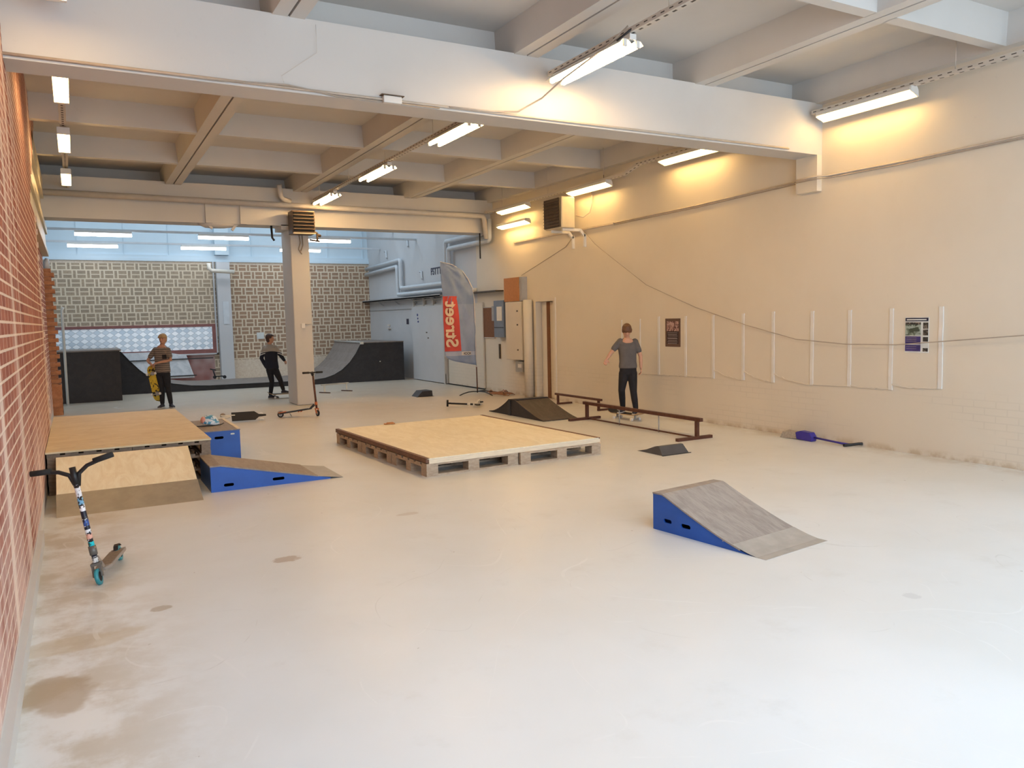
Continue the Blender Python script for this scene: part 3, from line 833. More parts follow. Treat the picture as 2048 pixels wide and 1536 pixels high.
MB().box(6.64, 7.30, 11.84, 11.90, .288, .300).build('coping', M['blackply'], t)
MB().box(6.625, 6.64, 12.02, 12.12, 0, .27).build('corner_post', M['black'], t)

# small grey plastic kickers
t = thing('small_kicker', 'small dark grey kicker beside the long brown rail foot', 'ramp', (6.4, 7.6, 0))
gp = [(7.86, .0), (7.80, .008), (7.70, .032), (7.62, .062), (7.54, .092), (7.50, .102), (7.46, .100), (7.36, .0)]
m_ = MB().prism(gp, lambda a, c, s: (6.16 + s * .42 + (c * .3 if s == 0 else -c * .1), a, c)); m_.build('body', simple('dark_grey_plastic', (.06, .062, .07), .5), t)
MB().box(6.15, 6.60, 7.34, 7.36, .0, .006).build('lip', M['black'], t)
t = thing('small_kicker', 'small black kicker alone on the floor near the feather flag', 'ramp', (6.75, 16.3, 0))
MB().prism([(6.58, 0), (6.70, .125), (6.94, .13), (6.95, 0)], lambda a, c, s: (a, 16.22 + s * .35, c)).build('body', M['blackply'], t)
MB().box(6.56, 6.97, 16.2, 16.22, 0, .006).build('lip', M['black'], t)

# grind rails
def rail(label, x, y0, y1, h, foot, w_, lower, name='grind_rail'):
    t = thing(name, label, 'rail', (x, (y0 + y1) / 2, 0))
    bevel(MB().box(x - w_ / 2, x + w_ / 2, y0 - .05, y1 + .05, h - w_ * .9, h).build('top_bar', M['railbrown'], t), .004)
    for y in (y0 + .04, y1 - .04):
        MB().box(x - w_ * .42, x + w_ * .42, y - w_ * .42, y + w_ * .42, w_ * .7, h - w_ * .9).build('post', M['railbrown'], t)
        MB().box(x - foot[0], x + foot[1], y - w_ * .5, y + w_ * .5, 0, w_ * .75).build('foot', M['railbrown'], t)
    if lower:
        MB().box(x - .008, x + .008, y0 + .06, y1 - .06, .012, .034).build('tie_bar', M['railbrown'], t)
        for y in lower:
            MB().tube([(x, y, .0), (x, y, h - w_ * .9)], .009, 8).build('support_rod', M['greybox'], t)
    return t
rail('long low brown steel grind rail in front of the skating boy', 7.38, 8.05, 10.78, .30, (.36, .26), .055, (8.9, 9.85))
rail('shorter brown steel grind rail close to the cream wall', 8.22, 11.55, 13.0, .225, (.02, .32), .045, ())
t = thing('small_rail', 'small silver grind rail on the floor right of the column', 'rail', (5.5, 18.9, 0))
MB().bar((5.12, 18.75, .20), (5.86, 18.95, .20), .04, .03).build('top_bar', simple('bright_steel', (.6, .57, .5), .3, .4), t)
for px_, py_ in ((5.2, 18.77), (5.80, 18.93)):
    MB().bar((px_, py_, .0), (px_, py_, .19), .035).build('post', M['whitep'], t)
    MB().bar((px_ - .09, py_ + .12, .012), (px_ + .09, py_ - .16, .012), .03, .02).build('foot', M['railbrown'], t)

# ------------------------------------------------------------------ mini ramp at the back
t = thing('mini_ramp', 'big black mini ramp with grey riding surface across the back room', 'ramp', (4, 22.5, 0))
Lc = [(.93, 1.13), (1.14, .86), (1.36, .61), (1.55, .44), (1.82, .31), (2.13, .22), (2.55, .15), (3.0, .125)]
Rc = [(4.9, .125), (5.35, .125), (5.75, .14), (6.0, .17), (6.25, .25), (6.48, .38), (6.70, .58), (6.88, .82), (6.99, 1.02), (7.04, 1.12)]
def fy(x): return 21.95 - (x - .9) * .085
curve = Lc + Rc
pts = [(-.9, 1.13)] + curve + [(8.27, 1.12)]
facep = [(-.9, 0)] + pts + [(8.27, 0)]
MB().prism(facep, lambda a, c, s: (a, fy(a) + s * .02, c - .012 if c > 0 else c)).build('front_face', M['blackply'], t)
MB().prism(facep, lambda a, c, s: (a, 23.95 + s * .02, c - .012 if c > 0 else c)).build('back_face', M['blackply'], t)
g = [[(x, fy(x) - .01, z_) for x, z_ in curve], [(x, 23.98, z_) for x, z_ in curve]]
g2 = [[(x, y, z_ - .012) for x, y, z_ in row] for row in g]
m_ = MB(); m_.sheet(g, False); m_.sheet(g2, False)
m_.build('riding_surface', M['minitop'], t)
e = MB(); e.tube([(x, fy(x) - .012, z_ - .006) for x, z_ in curve], .012, 6); e.build('edge_strip', M['black'], t)
MB().prism([(7.03, 1.10), (8.27, 1.10), (8.27, 1.125), (7.03, 1.125)], lambda a, c, s: (a, (fy(a) - .015) if s == 0 else 23.98, c)).build('deck', M['minitop'], t)
MB().box(-.9, .95, 21.9, 23.98, 1.115, 1.14).build('deck', M['minitop'], t)
MB().tube([(7.03, fy(7.03) - .02, 1.12), (7.03, 23.98, 1.12)], .028).build('coping', M['steel'], t)
MB().tube([(.94, 21.93, 1.135), (.94, 23.98, 1.135)], .028).build('coping', M['steel'], t)
MB().box(.93, .97, 21.88, 21.96, 1.09, 1.15).build('white_end_cap', M['whitep'], t)
MB().box(7.0, 7.09, 21.36, 21.42, 1.07, 1.14).build('white_end_cap', M['whitep'], t)
MB().box(7.55, 7.58, 21.375, 21.39, .55, .575).build('white_sticker', M['pwhite'], t)
t = thing('stair_box', 'dark brown plywood box in front of the left ramp deck', 'box', (.2, 21, 0))
MB().box(-.9, .87, 20.32, 21.85, 0, 1.16).build('body', m_worn('dark_brown_ply', (.022, .015, .014), (.034, .024, .021), (.05, .035, .03), (1, 1, 1)), t)
MB().box(-.9, .90, 20.29, 21.87, 1.16, 1.19).build('top_board', M['minitop'], t)
t = MB(); t.tube([(-.24, 19.9, 0), (-.23, 19.9, 2.1), (-.20, 19.9, 2.17)], .028)
tag(t.build('white_post', M['white']), 'thin white post standing beside the toothed brick pier', 'post')
t = MB(); t.tube([(-.42, 17.95, 2.85), (-.42, 17.95, 3.0), (-.40, 17.95, 3.08)], [.06, .06, .03]); 
tag(t.build('pipe_stub', M['bluepipe']), 'short white pipe stub on top of the toothed brick pier', 'pipe')

# tiled panel on the back wall and graffiti boards
t = thing('mirror_panel', 'long panel of shiny white and blue diamond tiles in a dark red frame', 'wall panel', (1.5, YB - .05, .9))
MB().box(-1.6, 3.62, YB - .05, YB + .01, .98, 1.66).build('tiles', M['diamond'], t)
f = MB(); f.box(-1.7, 3.72, YB - .07, YB + .01, 1.66, 1.74); f.box(-1.7, 3.72, YB - .07, YB + .01, .86, .98); f.box(3.62, 3.72, YB - .07, YB + .01, .98, 1.66); f.build('frame', M['redframe'], t)
f = MB(); f.box(3.72, 3.76, YB - .075, YB + .01, .82, 3.6); f.box(-1.7, 3.76, YB - .075, YB + .01, .82, .86); f.build('white_trim', M['backside'], t)
t = MB().prism([(-1.4, .15), (3.05, .15), (2.85, .82), (2.2, .95), (-1.4, .95)], lambda a, c, s: (a, YB - .10 + s * .02, c)).build('white_board', M['graffiti'])
tag(t, 'whitewashed board leaning on the back wall behind the ramp', 'board')
t = thing('black_board', 'thin black edged board on the back wall under the tiles', 'board', (1.5, YB - .1, .7))
MB().box(-1.4, 3.6, YB - .13, YB - .10, .70, .73).build('edge', M['black'], t); MB().box(1.5, 3.1, YB - .13, YB - .10, .20, .23).build('edge', M['black'], t)
t = MB().box(4.93, 5.15, YB - .012, YB + .005, 1.24, 1.44).build('paper_notice', M['pwhite']); tag(t, 'small white paper notice on the back wall left of the column', 'notice')
t = thing('kick_scooter', 'small dark scooter standing at the foot of the pale blue pilaster', 'scooter', (3.62, 24.3, .125))
m_ = MB(); m_.tube([(3.52, 24.3, .17), (3.46, 24.3, .40)], .02); m_.tube([(3.38, 24.3, .42), (3.54, 24.3, .38)], .018); m_.build('bar', M['black'], t)
m_ = MB(); m_.bar((3.52, 24.3, .2), (3.74, 24.2, .2), .08, .03); m_.tube([(3.50, 24.28, .175), (3.50, 24.32, .175)], .05, 12); m_.tube([(3.76, 24.18, .175), (3.76, 24.22, .175)], .05, 12); m_.build('deck', M['black'], t)

# ------------------------------------------------------------------ lamps
def tray(label, x, pts, name='cable_tray'):
    t = thing(name, label, 'cable tray', (pts[0][0], (pts[0][1] + pts[-1][1]) / 2, pts[0][2]))
    m_ = MB()
    for a_, b_ in zip(pts, pts[1:]):
        m_.bar(a_, b_, .07, .006); 
        for s in (-.035, .035):
            m_.bar((a_[0] + s, a_[1], a_[2] + .02), (b_[0] + s, b_[1], b_[2] + .02), .004, .04)
    m_.build('channel', M['tray'], t)
    for (a_, b_) in zip(pts, pts[1:]):
        yy = a_[1] + .6
        while yy < b_[1]:
            MB().tube([(a_[0], yy, a_[2] + .01), (a_[0], yy, ZS)], .005, 6).build('hanger_rod', M['tray'], t); yy += 1.9
    return t
tray('perforated cable tray carrying the middle row of lamps', 4.45, [(4.45, -3, 4.20), (4.45, 7.05, 4.20)])
tray('perforated cable tray of the middle row beyond the big beam', 4.45, [(4.45, 7.6, 4.20), (4.45, 16.2, 4.20)])
tray('perforated cable tray above the cream wall, near side of the beam', 8.40, [(8.40, -3, 4.22), (8.40, 7.05, 4.22)])
tray('perforated cable tray above the cream wall, stepping down beyond the beam', 8.40, [(8.40, 7.6, 4.22), (8.40, 10.6, 4.22), (8.40, 11.0, 4.12), (8.40, 16.2, 4.12)])
tray('perforated cable tray over the left edge of the near bay', .02, [(.02, 2.4, 4.20), (.02, 7.05, 4.20)])
tray('perforated cable tray carrying the left row of lamps', .02, [(.02, 7.6, 4.20), (.02, 16.2, 4.20)])

def lamp_double():
    """open twin-tube batten with W shaped reflector, along y, origin at top centre"""
    t = thing('twin_tube_lamp', '', 'lamp')
    MB().box(-.035, .035, -.64, .64, -.055, -.005).build('housing', M['white'], t)
    m_ = MB()
    prof = [(-.13, -.088), (-.10, -.055), (-.04, -.055), (0, -.085), (.04, -.055), (.10, -.055), (.13, -.088)]
    m_.prism(prof + [(a_, c_ + .004) for a_, c_ in prof[::-1]], lambda a_, c_, s: (a_, -.62 + 1.24 * s, c_)); m_.build('reflector', M['diff'], t)
    for x in (-.07, .07):
        MB().tube([(x, -.60, -.093), (x, .60, -.093)], .019, 10).build('tube', M['tube'], t)
        for y in (-.61, .61): MB().box(x - .018, x + .018, y - .012, y + .012, -.11, -.05).build('socket', M['white'], t)
    return t
def lamp_single():
    t = thing('tube_lamp', '', 'lamp')
    bevel(MB().prism([(-.055, 0), (.055, 0), (.080, -.04), (.088, -.112), (.083, -.112), (.072, -.05), (-.06, -.05), (-.066, -.045)],
               lambda a_, c_, s: (a_, -.64 + 1.28 * s, c_)).build('housing', M['white'], t), .003)
    for y in (-.65, .64): MB().prism([(-.055, 0), (.055, 0), (.080, -.04), (.088, -.112), (.05, -.095), (-.055, -.06)], lambda a_, c_, s, y=y: (a_, y + .01 * s, c_)).build('end_cap', M['white'], t)
    for x in (-.025, .035): MB().tube([(x, -.60, -.072), (x, .60, -.072)], .016, 10).build('tube', M['tubes_r'], t)
    return t
def lamp_left():
    t = thing('strip_lamp', '', 'lamp')
    MB().box(-.07, .07, -.62, .62, -.05, 0).build('housing', M['white'], t)
    MB().box(-.065, .065, -.58, .58, -.075, -.05).build('diffuser', M['tubel'], t)
    for y in (-.62, .57): MB().box(-.07, .07, y, y + .05, -.078, -.05).build('end_cap', M['white'], t)
    return t
M['tubel'] = emit('warm_lamp_diffuser', (1., .66, .28), 22)
d = lamp_double()
for i, (y, lab) in enumerate(((6.32, 'big bright twin-tube lamp nearest the camera, in front of the big beam'), (9.45, 'twin-tube lamp just beyond the big beam, middle row'),
                              (12.45, 'twin-tube lamp between the two others beyond the beam, middle row'), (15.38, 'furthest twin-tube lamp of the middle row, above the column'))):
    o = d if i == 0 else copy_tree(d)
    o.location = (4.45, y, 4.195); tag(o, lab, 'lamp', 'middle row of lamps')
d = lamp_single()
for i, (y, z_, lab) in enumerate(((6.32, 4.22, 'tube lamp above the cream wall on the near side of the big beam'), (9.40, 4.22, 'tube lamp above the cream wall right behind the big beam'),
                                  (12.1, 4.12, 'tube lamp hanging directly over the wall heater'), (14.95, 4.12, 'tube lamp left of the wall heater near the pipes'))):
    o = d if i == 0 else copy_tree(d)
    o.location = (8.40, y, z_); tag(o, lab, 'lamp', 'lamps along the cream wall')
o = copy_tree(d); o.name = 'low_strip_lamp'; o.location = (8.42, 15.0, 3.80); tag(o, 'long low strip lamp just under the last tube lamp, beside the pipes', 'lamp')
d = lamp_left()
for i, (y, lab) in enumerate(((9.15, 'nearest bright strip lamp of the left row beside the brick wall'), (11.85, 'second strip lamp of the left row beside the brick wall'), (14.7, 'smallest and furthest strip lamp of the left row'), (6.15, 'strip lamp cut off by the top edge of the picture'))):
    o = d if i == 0 else copy_tree(d)
    o.location = (.02, y, 4.17); tag(o, lab, 'lamp', 'left row of lamps')
def lamp_back():
    t = thing('ceiling_tube_lamp', '', 'lamp')
    MB().box(-.60, .60, -.06, .06, -.05, 0).build('housing', M['white'], t)
    MB().box(-.60, .60, -.055, .055, -.12, -.05).build('diffuser', M['tubeb'], t)
    return t
d = lamp_back()
for i, (x, y, lab) in enumerate(((.72, 21., 'cool white tube lamp, leftmost on the nearer rail of the back room'), (3.42, 21., 'cool white tube lamp left of the column, nearer rail of the back room'), (6.1, 21., 'cool white tube lamp right of the column, nearer rail of the back room'),
                                 (.55, 24., 'cool white tube lamp, leftmost on the further rail of the back room'), (3.35, 24., 'cool white tube lamp left of the column, further rail of the back room'), (6.1, 24., 'cool white tube lamp partly behind the column, further rail'))):
    o = d if i == 0 else copy_tree(d)
    o.location = (x, y, 3.97); tag(o, lab, 'lamp', 'back room tube lamps')
for y, lab in ((21., 'long pale lamp rail across the back room, nearer one'), (24., 'long pale lamp rail across the back room, further one')):
    tag(MB().box(-1.2, XR, y - .03, y + .03, 3.97, 4.02).build('lamp_rail', M['bluepipe']), lab, 'lamp rail')
for y, z_, lab in ((19.6, 4.12, 'thin pale pipe high across the back room, nearest to the beam'), (22.8, 4.42, 'thin pale pipe high across the back room, above the lamp rails')):
    tag(MB().tube([(-1.2, y, z_), (XR, y, z_)], .035).build('cross_pipe', M['bluepipe']), lab, 'pipe')
t = MB().tube([(3.55, 24.6, 3.52), (3.55, 24.6, 3.36), (3.62, 24.6, 3.30), (4.25, 24.6, 3.27)], .06); tag(t.build('elbow_pipe', M['whitep']), 'bent white pipe at the head of the pale blue pilaster', 'pipe')

# ------------------------------------------------------------------ heaters
t = thing('wall_heater', 'cream fan heater with dark louvres on brackets on the right wall', 'heater', (8.2, 12.7, 3.36))
bevel(MB().box(8.05, 8.35, 12.46, 13.06, 3.38, 3.96).build('casing', M['cream'], t), .02)
MB().box(8.02, 8.05, 12.49, 13.04, 3.40, 3.94).build('grille_frame', M['louvre'], t)
for i in range(9):
    z_ = 3.43 + i * .058
    MB().add([(8.02, 12.51, z_), (8.02, 13.02, z_), (7.985, 13.02, z_ - .018), (7.985, 12.51, z_ - .018), (8.02, 12.51, z_ + .006), (8.02, 13.02, z_ + .006), (7.985, 13.02, z_ - .012), (7.985, 12.51, z_ - .012)],
             [(0, 1, 2, 3), (4, 5, 6, 7), (0, 1, 5, 4), (2, 3, 7, 6), (0, 3, 7, 4), (1, 2, 6, 5)]).build('louvre_blade', M['lamel'], t)
for y in (12.52, 12.92):
    m_ = MB(); m_.bar((8.1, y, 3.353), (8.50, y, 3.353), .04, .05); m_.bar((8.50, y, 3.36), (8.60, y, 3.24), .04, .05); m_.bar((8.605, y, 3.28), (8.605, y, 3.04), .04, .05)
    m_.build('bracket', M['white'], t)
MB().tube([(8.40, 12.5, 3.62), (8.50, 12.40, 3.58), (8.58, 12.3, 3.66), (8.60, 12.25, 3.85), (8.60, 12.25, 4.1)], .012).build('hose', M['cablew'], t)
t = thing('column_heater', 'brown louvred fan heater high on the front of the column', 'heater', (4.15, 16.1, 3.48))
bevel(MB().box(3.92, 4.38, 15.98, 16.31, 3.50, 3.96).build('casing', M['lamel'], t), .01)
MB().box(3.94, 4.36, 15.965, 15.98, 3.52, 3.94).build('grille_back', M['darkgap'], t)
for i in range(7):
    z_ = 3.52 + i * .068
    MB().box(3.935, 4.365, 15.925, 15.966, z_, z_ + .012).build('louvre_blade', M['lamel'], t)
MB().box(3.925, 4.375, 15.93, 15.97, 3.497, 3.517).build('lower_frame', M['cream'], t)
m_ = MB(); m_.tube([(4.38, 16.1, 3.56), (4.44, 16.1, 3.54), (4.45, 16.1, 3.42), (4.44, 16.1, 3.36)], .022); m_.tube([(4.30, 16.15, 3.40), (4.50, 16.1, 3.37)], .018); m_.tube([(4.45, 16.1, 3.50), (4.52, 16.12, 3.48)], .03); m_.build('valve_pipes', M['louvre'], t)
m_ = MB(); m_.tube([(4.13, 16.3, 3.5), (4.15, 16.3, 3.35), (4.11, 16.3, 3.22), (4.17, 16.3, 3.12)], .012); m_.tube([(4.19, 16.3, 3.5), (4.20, 16.3, 3.3), (4.15, 16.3, 3.18)], .012); m_.build('loose_cables', M['wire'], t)
t = MB().tube([(3.62, 16.5, 3.72), (3.63, 16.5, 3.46), (3.67, 16.5, 3.40)], .022); tag(t.build('hanging_strap', M['black']), 'black strap hanging from the far beam left of the column', 'strap')

# ------------------------------------------------------------------ pipes and cables
def pipe(label, pts, r, mat='pipe', name='heating_pipe', cat='pipe'):
    P = [V(p) for p in pts]; out = [P[0]]
    for a_, b_, c_ in zip(P, P[1:], P[2:]):           # rounded elbows
        d1 = min(.09, (b_ - a_).length * .4); d2 = min(.09, (c_ - b_).length * .4)
        s_ = b_ + (a_ - b_).normalized() * d1; e_ = b_ + (c_ - b_).normalized() * d2
        for k_ in (0, .25, .5, .75, 1): out.append(s_ * (1 - k_) ** 2 + b_ * 2 * k_ * (1 - k_) + e_ * k_ ** 2)
    out.append(P[-1])
    return tag(MB().tube(out, r, 12).build(name, M[mat]), label, cat)
pipe('long painted heating pipe along the face of the far beam', [(XL - .1, 16.2, 4.11), (8.35, 16.2, 4.06), (8.42, 16.25, 3.55)], .055)
pipe('painted pipe curving up from the far beam above the column', [(3.95, 16.2, 4.17), (3.75, 16.1, 4.20), (3.70, 16.0, 4.45)], .05)
pipe('upper one of two pale pipes zigzagging along the right wall of the back room', [(8.52, 25.1, 3.42), (8.52, 22.0, 3.50), (8.52, 22.0, 2.66), (8.52, 18.75, 2.66), (8.52, 18.75, 3.72), (8.52, 16.6, 3.72), (8.52, 16.6, 4.0)], .06, 'bluepipe')
pipe('lower one of two pale pipes zigzagging along the right wall of the back room', [(8.50, 25.1, 3.24), (8.50, 22.22, 3.32), (8.50, 22.22, 2.48), (8.50, 18.55, 2.48), (8.50, 18.55, 3.52), (8.50, 16.25, 3.52), (8.50, 16.25, 4.0)], .06, 'bluepipe')
pipe('thick rounded cream duct beside the doorway', [(8.53, 14.60, 0), (8.53, 14.60, 2.1)], .10, 'plaster', 'vertical_duct', 'duct')
pipe('thin black rod hanging at the end of the far beam', [(8.28, 16.3, 3.68), (8.28, 16.3, 3.10)], .016, 'black', 'hanging_rod', 'rod')
t = MB(); t.box(8.38, XR, 18.9, YB, 2.33, 2.36); t.box(8.38, 8.39, 18.9, YB, 2.33, 2.39)
for y in (19.6, 21, 22.4, 23.8): t.bar((8.60, y, 2.2), (8.40, y, 2.33), .03)
tag(t.build('wall_shelf', M['greybox']), 'long grey cable shelf on the right wall of the back room', 'shelf')
t = MB(); t.box(8.42, XR, 15.85, 17.9, 2.33, 2.36); 
tag(t.build('wall_shelf', M['louvre']), 'narrow dark shelf right of the feather flag', 'shelf')
t = MB().tube([(8.52, 17.1, 2.361), (8.52, 17.1, 2.46)], .06, 14); tag(t.build('tin_can', M['whitep']), 'white tin standing on the narrow dark shelf', 'tin')
t = MB(); t.box(XR - .02, XR + .005, 7.43, 7.45, 3.43, 3.45)
def swag(pts, r, mat, name, label, cat='cable'):
    return tag(MB().tube(pts, r, 6).build(name, M[mat]), label, cat)
cp_ = [(XR - .012, y, z_ + .012 * math.sin(y * 3)) for y, z_ in ((-3.4, 3.50), (1, 3.49), (4.6, 3.465), (6.0, 3.45), (7.0, 3.46))]
cp2 = [(XR - .012 if not 7.05 < y < 7.5 else XR - .10, y, z_) for y, z_ in ((-3.4, 3.50), (0, 3.50), (2, 3.475), (4.6, 3.467), (6, 3.452), (7.02, 3.462), (7.08, 3.46), (7.46, 3.46), (7.52, 3.46), (8.5, 3.435), (9.4, 3.41), (10.6, 3.395), (11.6, 3.385))]
swag(cp2, .011, 'cablew', 'wall_cable', 'thick cable running the whole length of the cream wall')
swag([(x - .002, y, z_ - .03) for x, y, z_ in cp2], .007, 'wire', 'wall_cable', 'thin cable just below the thick one on the cream wall')
t = MB().box(XR - .03, XR, 11.6, 15.3, 3.365, 3.395).build('cable_duct', M['cablew']); tag(t, 'narrow cable duct on the wall behind the heater', 'cable duct')
pts = [(12.55, 3.343), (12.1, 3.05), (11.6, 2.77), (10.61, 2.227), (9.39, 1.817), (8.33, 1.538), (7.43, 1.345), (6.63, 1.292), (5.94, 1.298), (5.33, 1.35), (4.54, 1.419), (3.5, 1.55), (2.0, 1.8)]
swag([(XR - .08 + .06 * (i in (0,)), y, z_) for i, (y, z_) in enumerate(pts)], .006, 'wire', 'slack_wire', 'slack wire sagging across the cream wall from the heater', 'wire')
swag([(XR - .015, 15.0, 2.64), (XR - .015, 13.2, 3.1), (XR - .015, 12.9, 3.3)], .006, 'wire', 'slack_wire', 'thin wire running diagonally down the wall under the heater', 'wire')
# beam cables
swag([(-.3, 7.46 - .37, 3.765), (1.2, 7.08, 3.76), (1.75, 7.07, 3.79), (2.2, 7.08, 3.745), (3.2, 7.085, 3.75)], .007, 'wire', 'beam_cable', 'thin grey cable along the lower edge of the big beam, left half')
swag([(XL, 7.085, 3.77), (8.0, 7.085, 3.77)], .012, 'cablew', 'beam_conduit', 'thin white conduit along the foot of the big beam', 'conduit')
swag([(4.45, 5.75, 4.28), (4.35, 5.9, 4.15), (4.28, 6.55, 4.02), (4.25, 6.9, 3.92), (4.05, 7.05, 3.80), (3.75, 7.07, 3.775), (3.3, 7.07, 3.77)], .009, 'cablew', 'lamp_cable', 'white lead drooping from the nearest lamp to the beam')
swag([(4.62, 5.5, 4.35), (4.42, 5.66, 4.22), (4.30, 5.72, 4.12)], .010, 'black', 'lamp_lead', 'black lead hanging over the nearest lamp')
t = thing('junction_box', 'small white junction box on the lower edge of the big beam', 'junction box', (2.7, 7.06, 3.72))
bevel(MB().box(2.62, 2.80, 7.04, 7.10, 3.735, 3.80).build('case', M['white'], t), .008)
MB().box(2.60, 2.82, 7.03, 7.10, 3.800, 3.808).build('bracket', M['lamel'], t)
swag([(2.02, 7.07, 4.34), (2.02, 7.07, 4.1), (1.70, 7.07, 3.86), (1.72, 7.07, 3.80)], .0012, 'cablew', 'thin_wire', 'very thin wire hanging down the face of the big beam', 'wire')
# coil of cord by the wall
pts = []
for i in range(60):
    a_ = i * .62; r_ = .10 + .05 * math.sin(i * 1.3)
    pts.append((8.30 + r_ * 1.4 * math.cos(a_), 15.4 + i * .012 - .3 + r_ * math.sin(a_) * 1.5, .02 + .02 * abs(math.sin(i * .9)) + (.07 if i % 17 == 5 else 0)))
tag(MB().tube(pts, .010, 6).build('cord_heap', M['cord']), 'tangled brown cord lying on the floor by the right wall', 'cord')

# ------------------------------------------------------------------ right wall furniture
t = thing('meter_cabinet', 'tall cream electrical cabinet on the wall left of the doorway', 'cabinet', (8.5, 15.2, .78))
bevel(MB().box(8.47, XR, 14.78, 15.50, .79, 2.07).build('body', M['plaster'], t), .008)
MB().box(8.462, 8.47, 14.80, 15.48, 1.72, 2.05).build('upper_door', M['plaster'], t)
MB().box(8.462, 8.47, 14.80, 15.48, .80, 1.71).build('lower_door', M['plaster'], t)
for z_ in (1.0, 1.55, 1.85): MB().box(8.450, 8.462, 14.92, 14.96, z_, z_ + .03).build('latch', M['louvre'], t)
t = thing('upper_box', 'orange chipboard box above the cream electrical cabinet', 'box', (8.5, 15.2, 2.1))
MB().box(8.49, XR, 14.78, 15.54, 2.08, 2.60).build('body', M['greybox'], t)
MB().box(8.475, 8.49, 14.88, 15.55, 2.08, 2.60).build('front_board', M['chip'], t)
t = thing('fuse_box', 'blue grey fuse box between the brown board and cream cabinet', 'fuse box', (8.5, 16.1, 1.28))
bevel(MB().box(8.49, XR, 15.62, 16.10, 1.28, 2.12).build('body', M['bluebox'], t), .008)
MB().box(8.482, 8.49, 15.70, 15.94, 1.66, 1.98).build('label_plate', M['whitep'], t)
MB().box(8.482, 8.49, 15.64, 16.08, 1.50, 1.512).build('seam', M['darkgap'], t)
MB().box(8.53, XR, 16.10, 16.28, 1.66, 2.0).build('side_meter', M['greybox'], t)
t = thing('pin_board', 'brown pin board right of the feather flag', 'board', (8.6, 16.8, 1.25))
MB().box(8.605, XR, 16.30, 16.92, 1.27, 1.97).build('panel', M['brownb'], t)
f = MB(); f.box(8.6, XR, 16.29, 16.94, 1.25, 1.27); f.box(8.6, XR, 16.29, 16.94, 1.97, 1.99); f.box(8.6, XR, 16.92, 16.94, 1.27, 1.97); f.build('frame', M['pipe'], t)
t = thing('socket_box', 'small grey socket box below the cream electrical cabinet', 'socket', (8.55, 15.2, .5))
bevel(MB().box(8.52, XR, 14.86, 15.18, .52, .76).build('body', M['greybox'], t), .008)
MB().box(8.51, 8.52, 14.9, 15.05, .62, .70).build('cover', M['white'], t)
MB().box(8.56, XR, 15.18, 15.22, .60, .64).build('gland', M['black'], t)
t = MB().box(XR - .03, XR, 16.05, 16.10, .78, 1.12).build('door_handle_plate', M['louvre']); tag(t, 'slim dark metal plate on the wall below the fuse box', 'plate')
# doorway
t = bpy.data.objects.new('door_1', None); COL.objects.link(t); struct(t); t.location = (XR, 14.04, 0)
m_ = MB(); m_.box(XR - .03, XR + .10, 14.385, 14.46, 0, 2.05); m_.box(XR - .03, XR + .10, 13.62, 13.69, 0, 2.05); m_.box(XR - .03, XR + .10, 13.62, 14.46, 2.05, 2.12); m_.build('frame', M['plaster'], t)
MB().box(XR + .12, XR + .16, 13.70, 14.06, 0.01, 2.04).build('door_leaf', M['plaster'], t); MB().box(XR + .12, XR + .18, 14.16, 14.40, 0.0, 2.05).build('inner_jamb', M['white'], t)
MB().box(XR + .10, XR + .13, 14.05, 14.16, 0, 2.04).build('dark_edge', M['brownb'], t)
MB().box(XR + .02, XR + .38, 13.685, 13.72, 0, 2.05).build('reveal', M['plaster'], t)
struct(MB().box(XR + .38, XR + .42, 13.4, 14.7, 0, 2.2).build('wall_doorway_back', M['plaster'], origin=(0, 0, 0)))
# sliding doors in the back room
t = bpy.data.objects.new('door_2', None); COL.objects.link(t); struct(t); t.location = (XR, 20.2, 0)
MB().box(XR - .10, XR - .04, 19.0, 21.25, .02, 2.10).build('door_leaf', M['backside'], t)
MB().box(XR - .12, XR - .10, 18.96, 19.06, 0, .28).build('guide', M['pipe'], t)
MB().box(XR - .13, XR - .03, 18.96, 19.02, .02, 2.3).build('edge_post', M['pipe'], t)
m_ = MB(); m_.box(XR - .06, XR - .02, 19.0, 21.2, 2.10, 2.14); m_.box(XR - .06, XR - .02, 19.0, 21.2, 2.26, 2.29)
for y in (19.1, 19.75, 20.4, 21.15): m_.box(XR - .08, XR - .02, y, y + .07, 2.1, 2.33)
m_.build('track', M['pipe'], t)
struct(MB().box(XR - .02, XR - .003, 21.4, YB - .02, 2.04, 2.055).build('trim_9', M['greybox'], origin=(0, 0, 0)))
t = bpy.data.objects.new('door_3', None); COL.objects.link(t); struct(t); t.location = (XR, 17.9, 0)
MB().box(XR - .05, XR - .01, 16.85, 18.9, .03, 2.1).build('door_leaf', M['plaster'], t)
MB().box(XR - .055, XR - .045, 16.85, 18.9, .0, .03).build('floor_gap', M['darkgap'], t)  # dark strip painted as the shade under the door leaf
for nm, y, z_, w_, h_, mt, lab in (('round_sticker', 20.82, 1.86, .07, .09, 'stickblue', 'upper round blue sticker on the sliding door'), ('round_sticker', 20.80, 1.76, .05, .06, 'stickblue', 'middle small blue sticker on the sliding door'),
                          ('round_sticker', 20.78, 1.67, .07, .05, 'stickblue', 'lowest dark sticker under the blue ones on the sliding door')):
    o = MB().prism(stadium(y, z_, w_ + .02, min(w_, h_)), lambda a_, c_, s: (XR - .102 - s * .004, a_, c_)).build(nm, M[mt]); tag(o, lab, 'sticker')
o = MB().box(XR - .008, XR - .001, 21.75, 21.92, 1.60, 1.76).build('small_plate', M['pnavy']); tag(o, 'small black square plate on the wall beside the sliding door', 'plate')
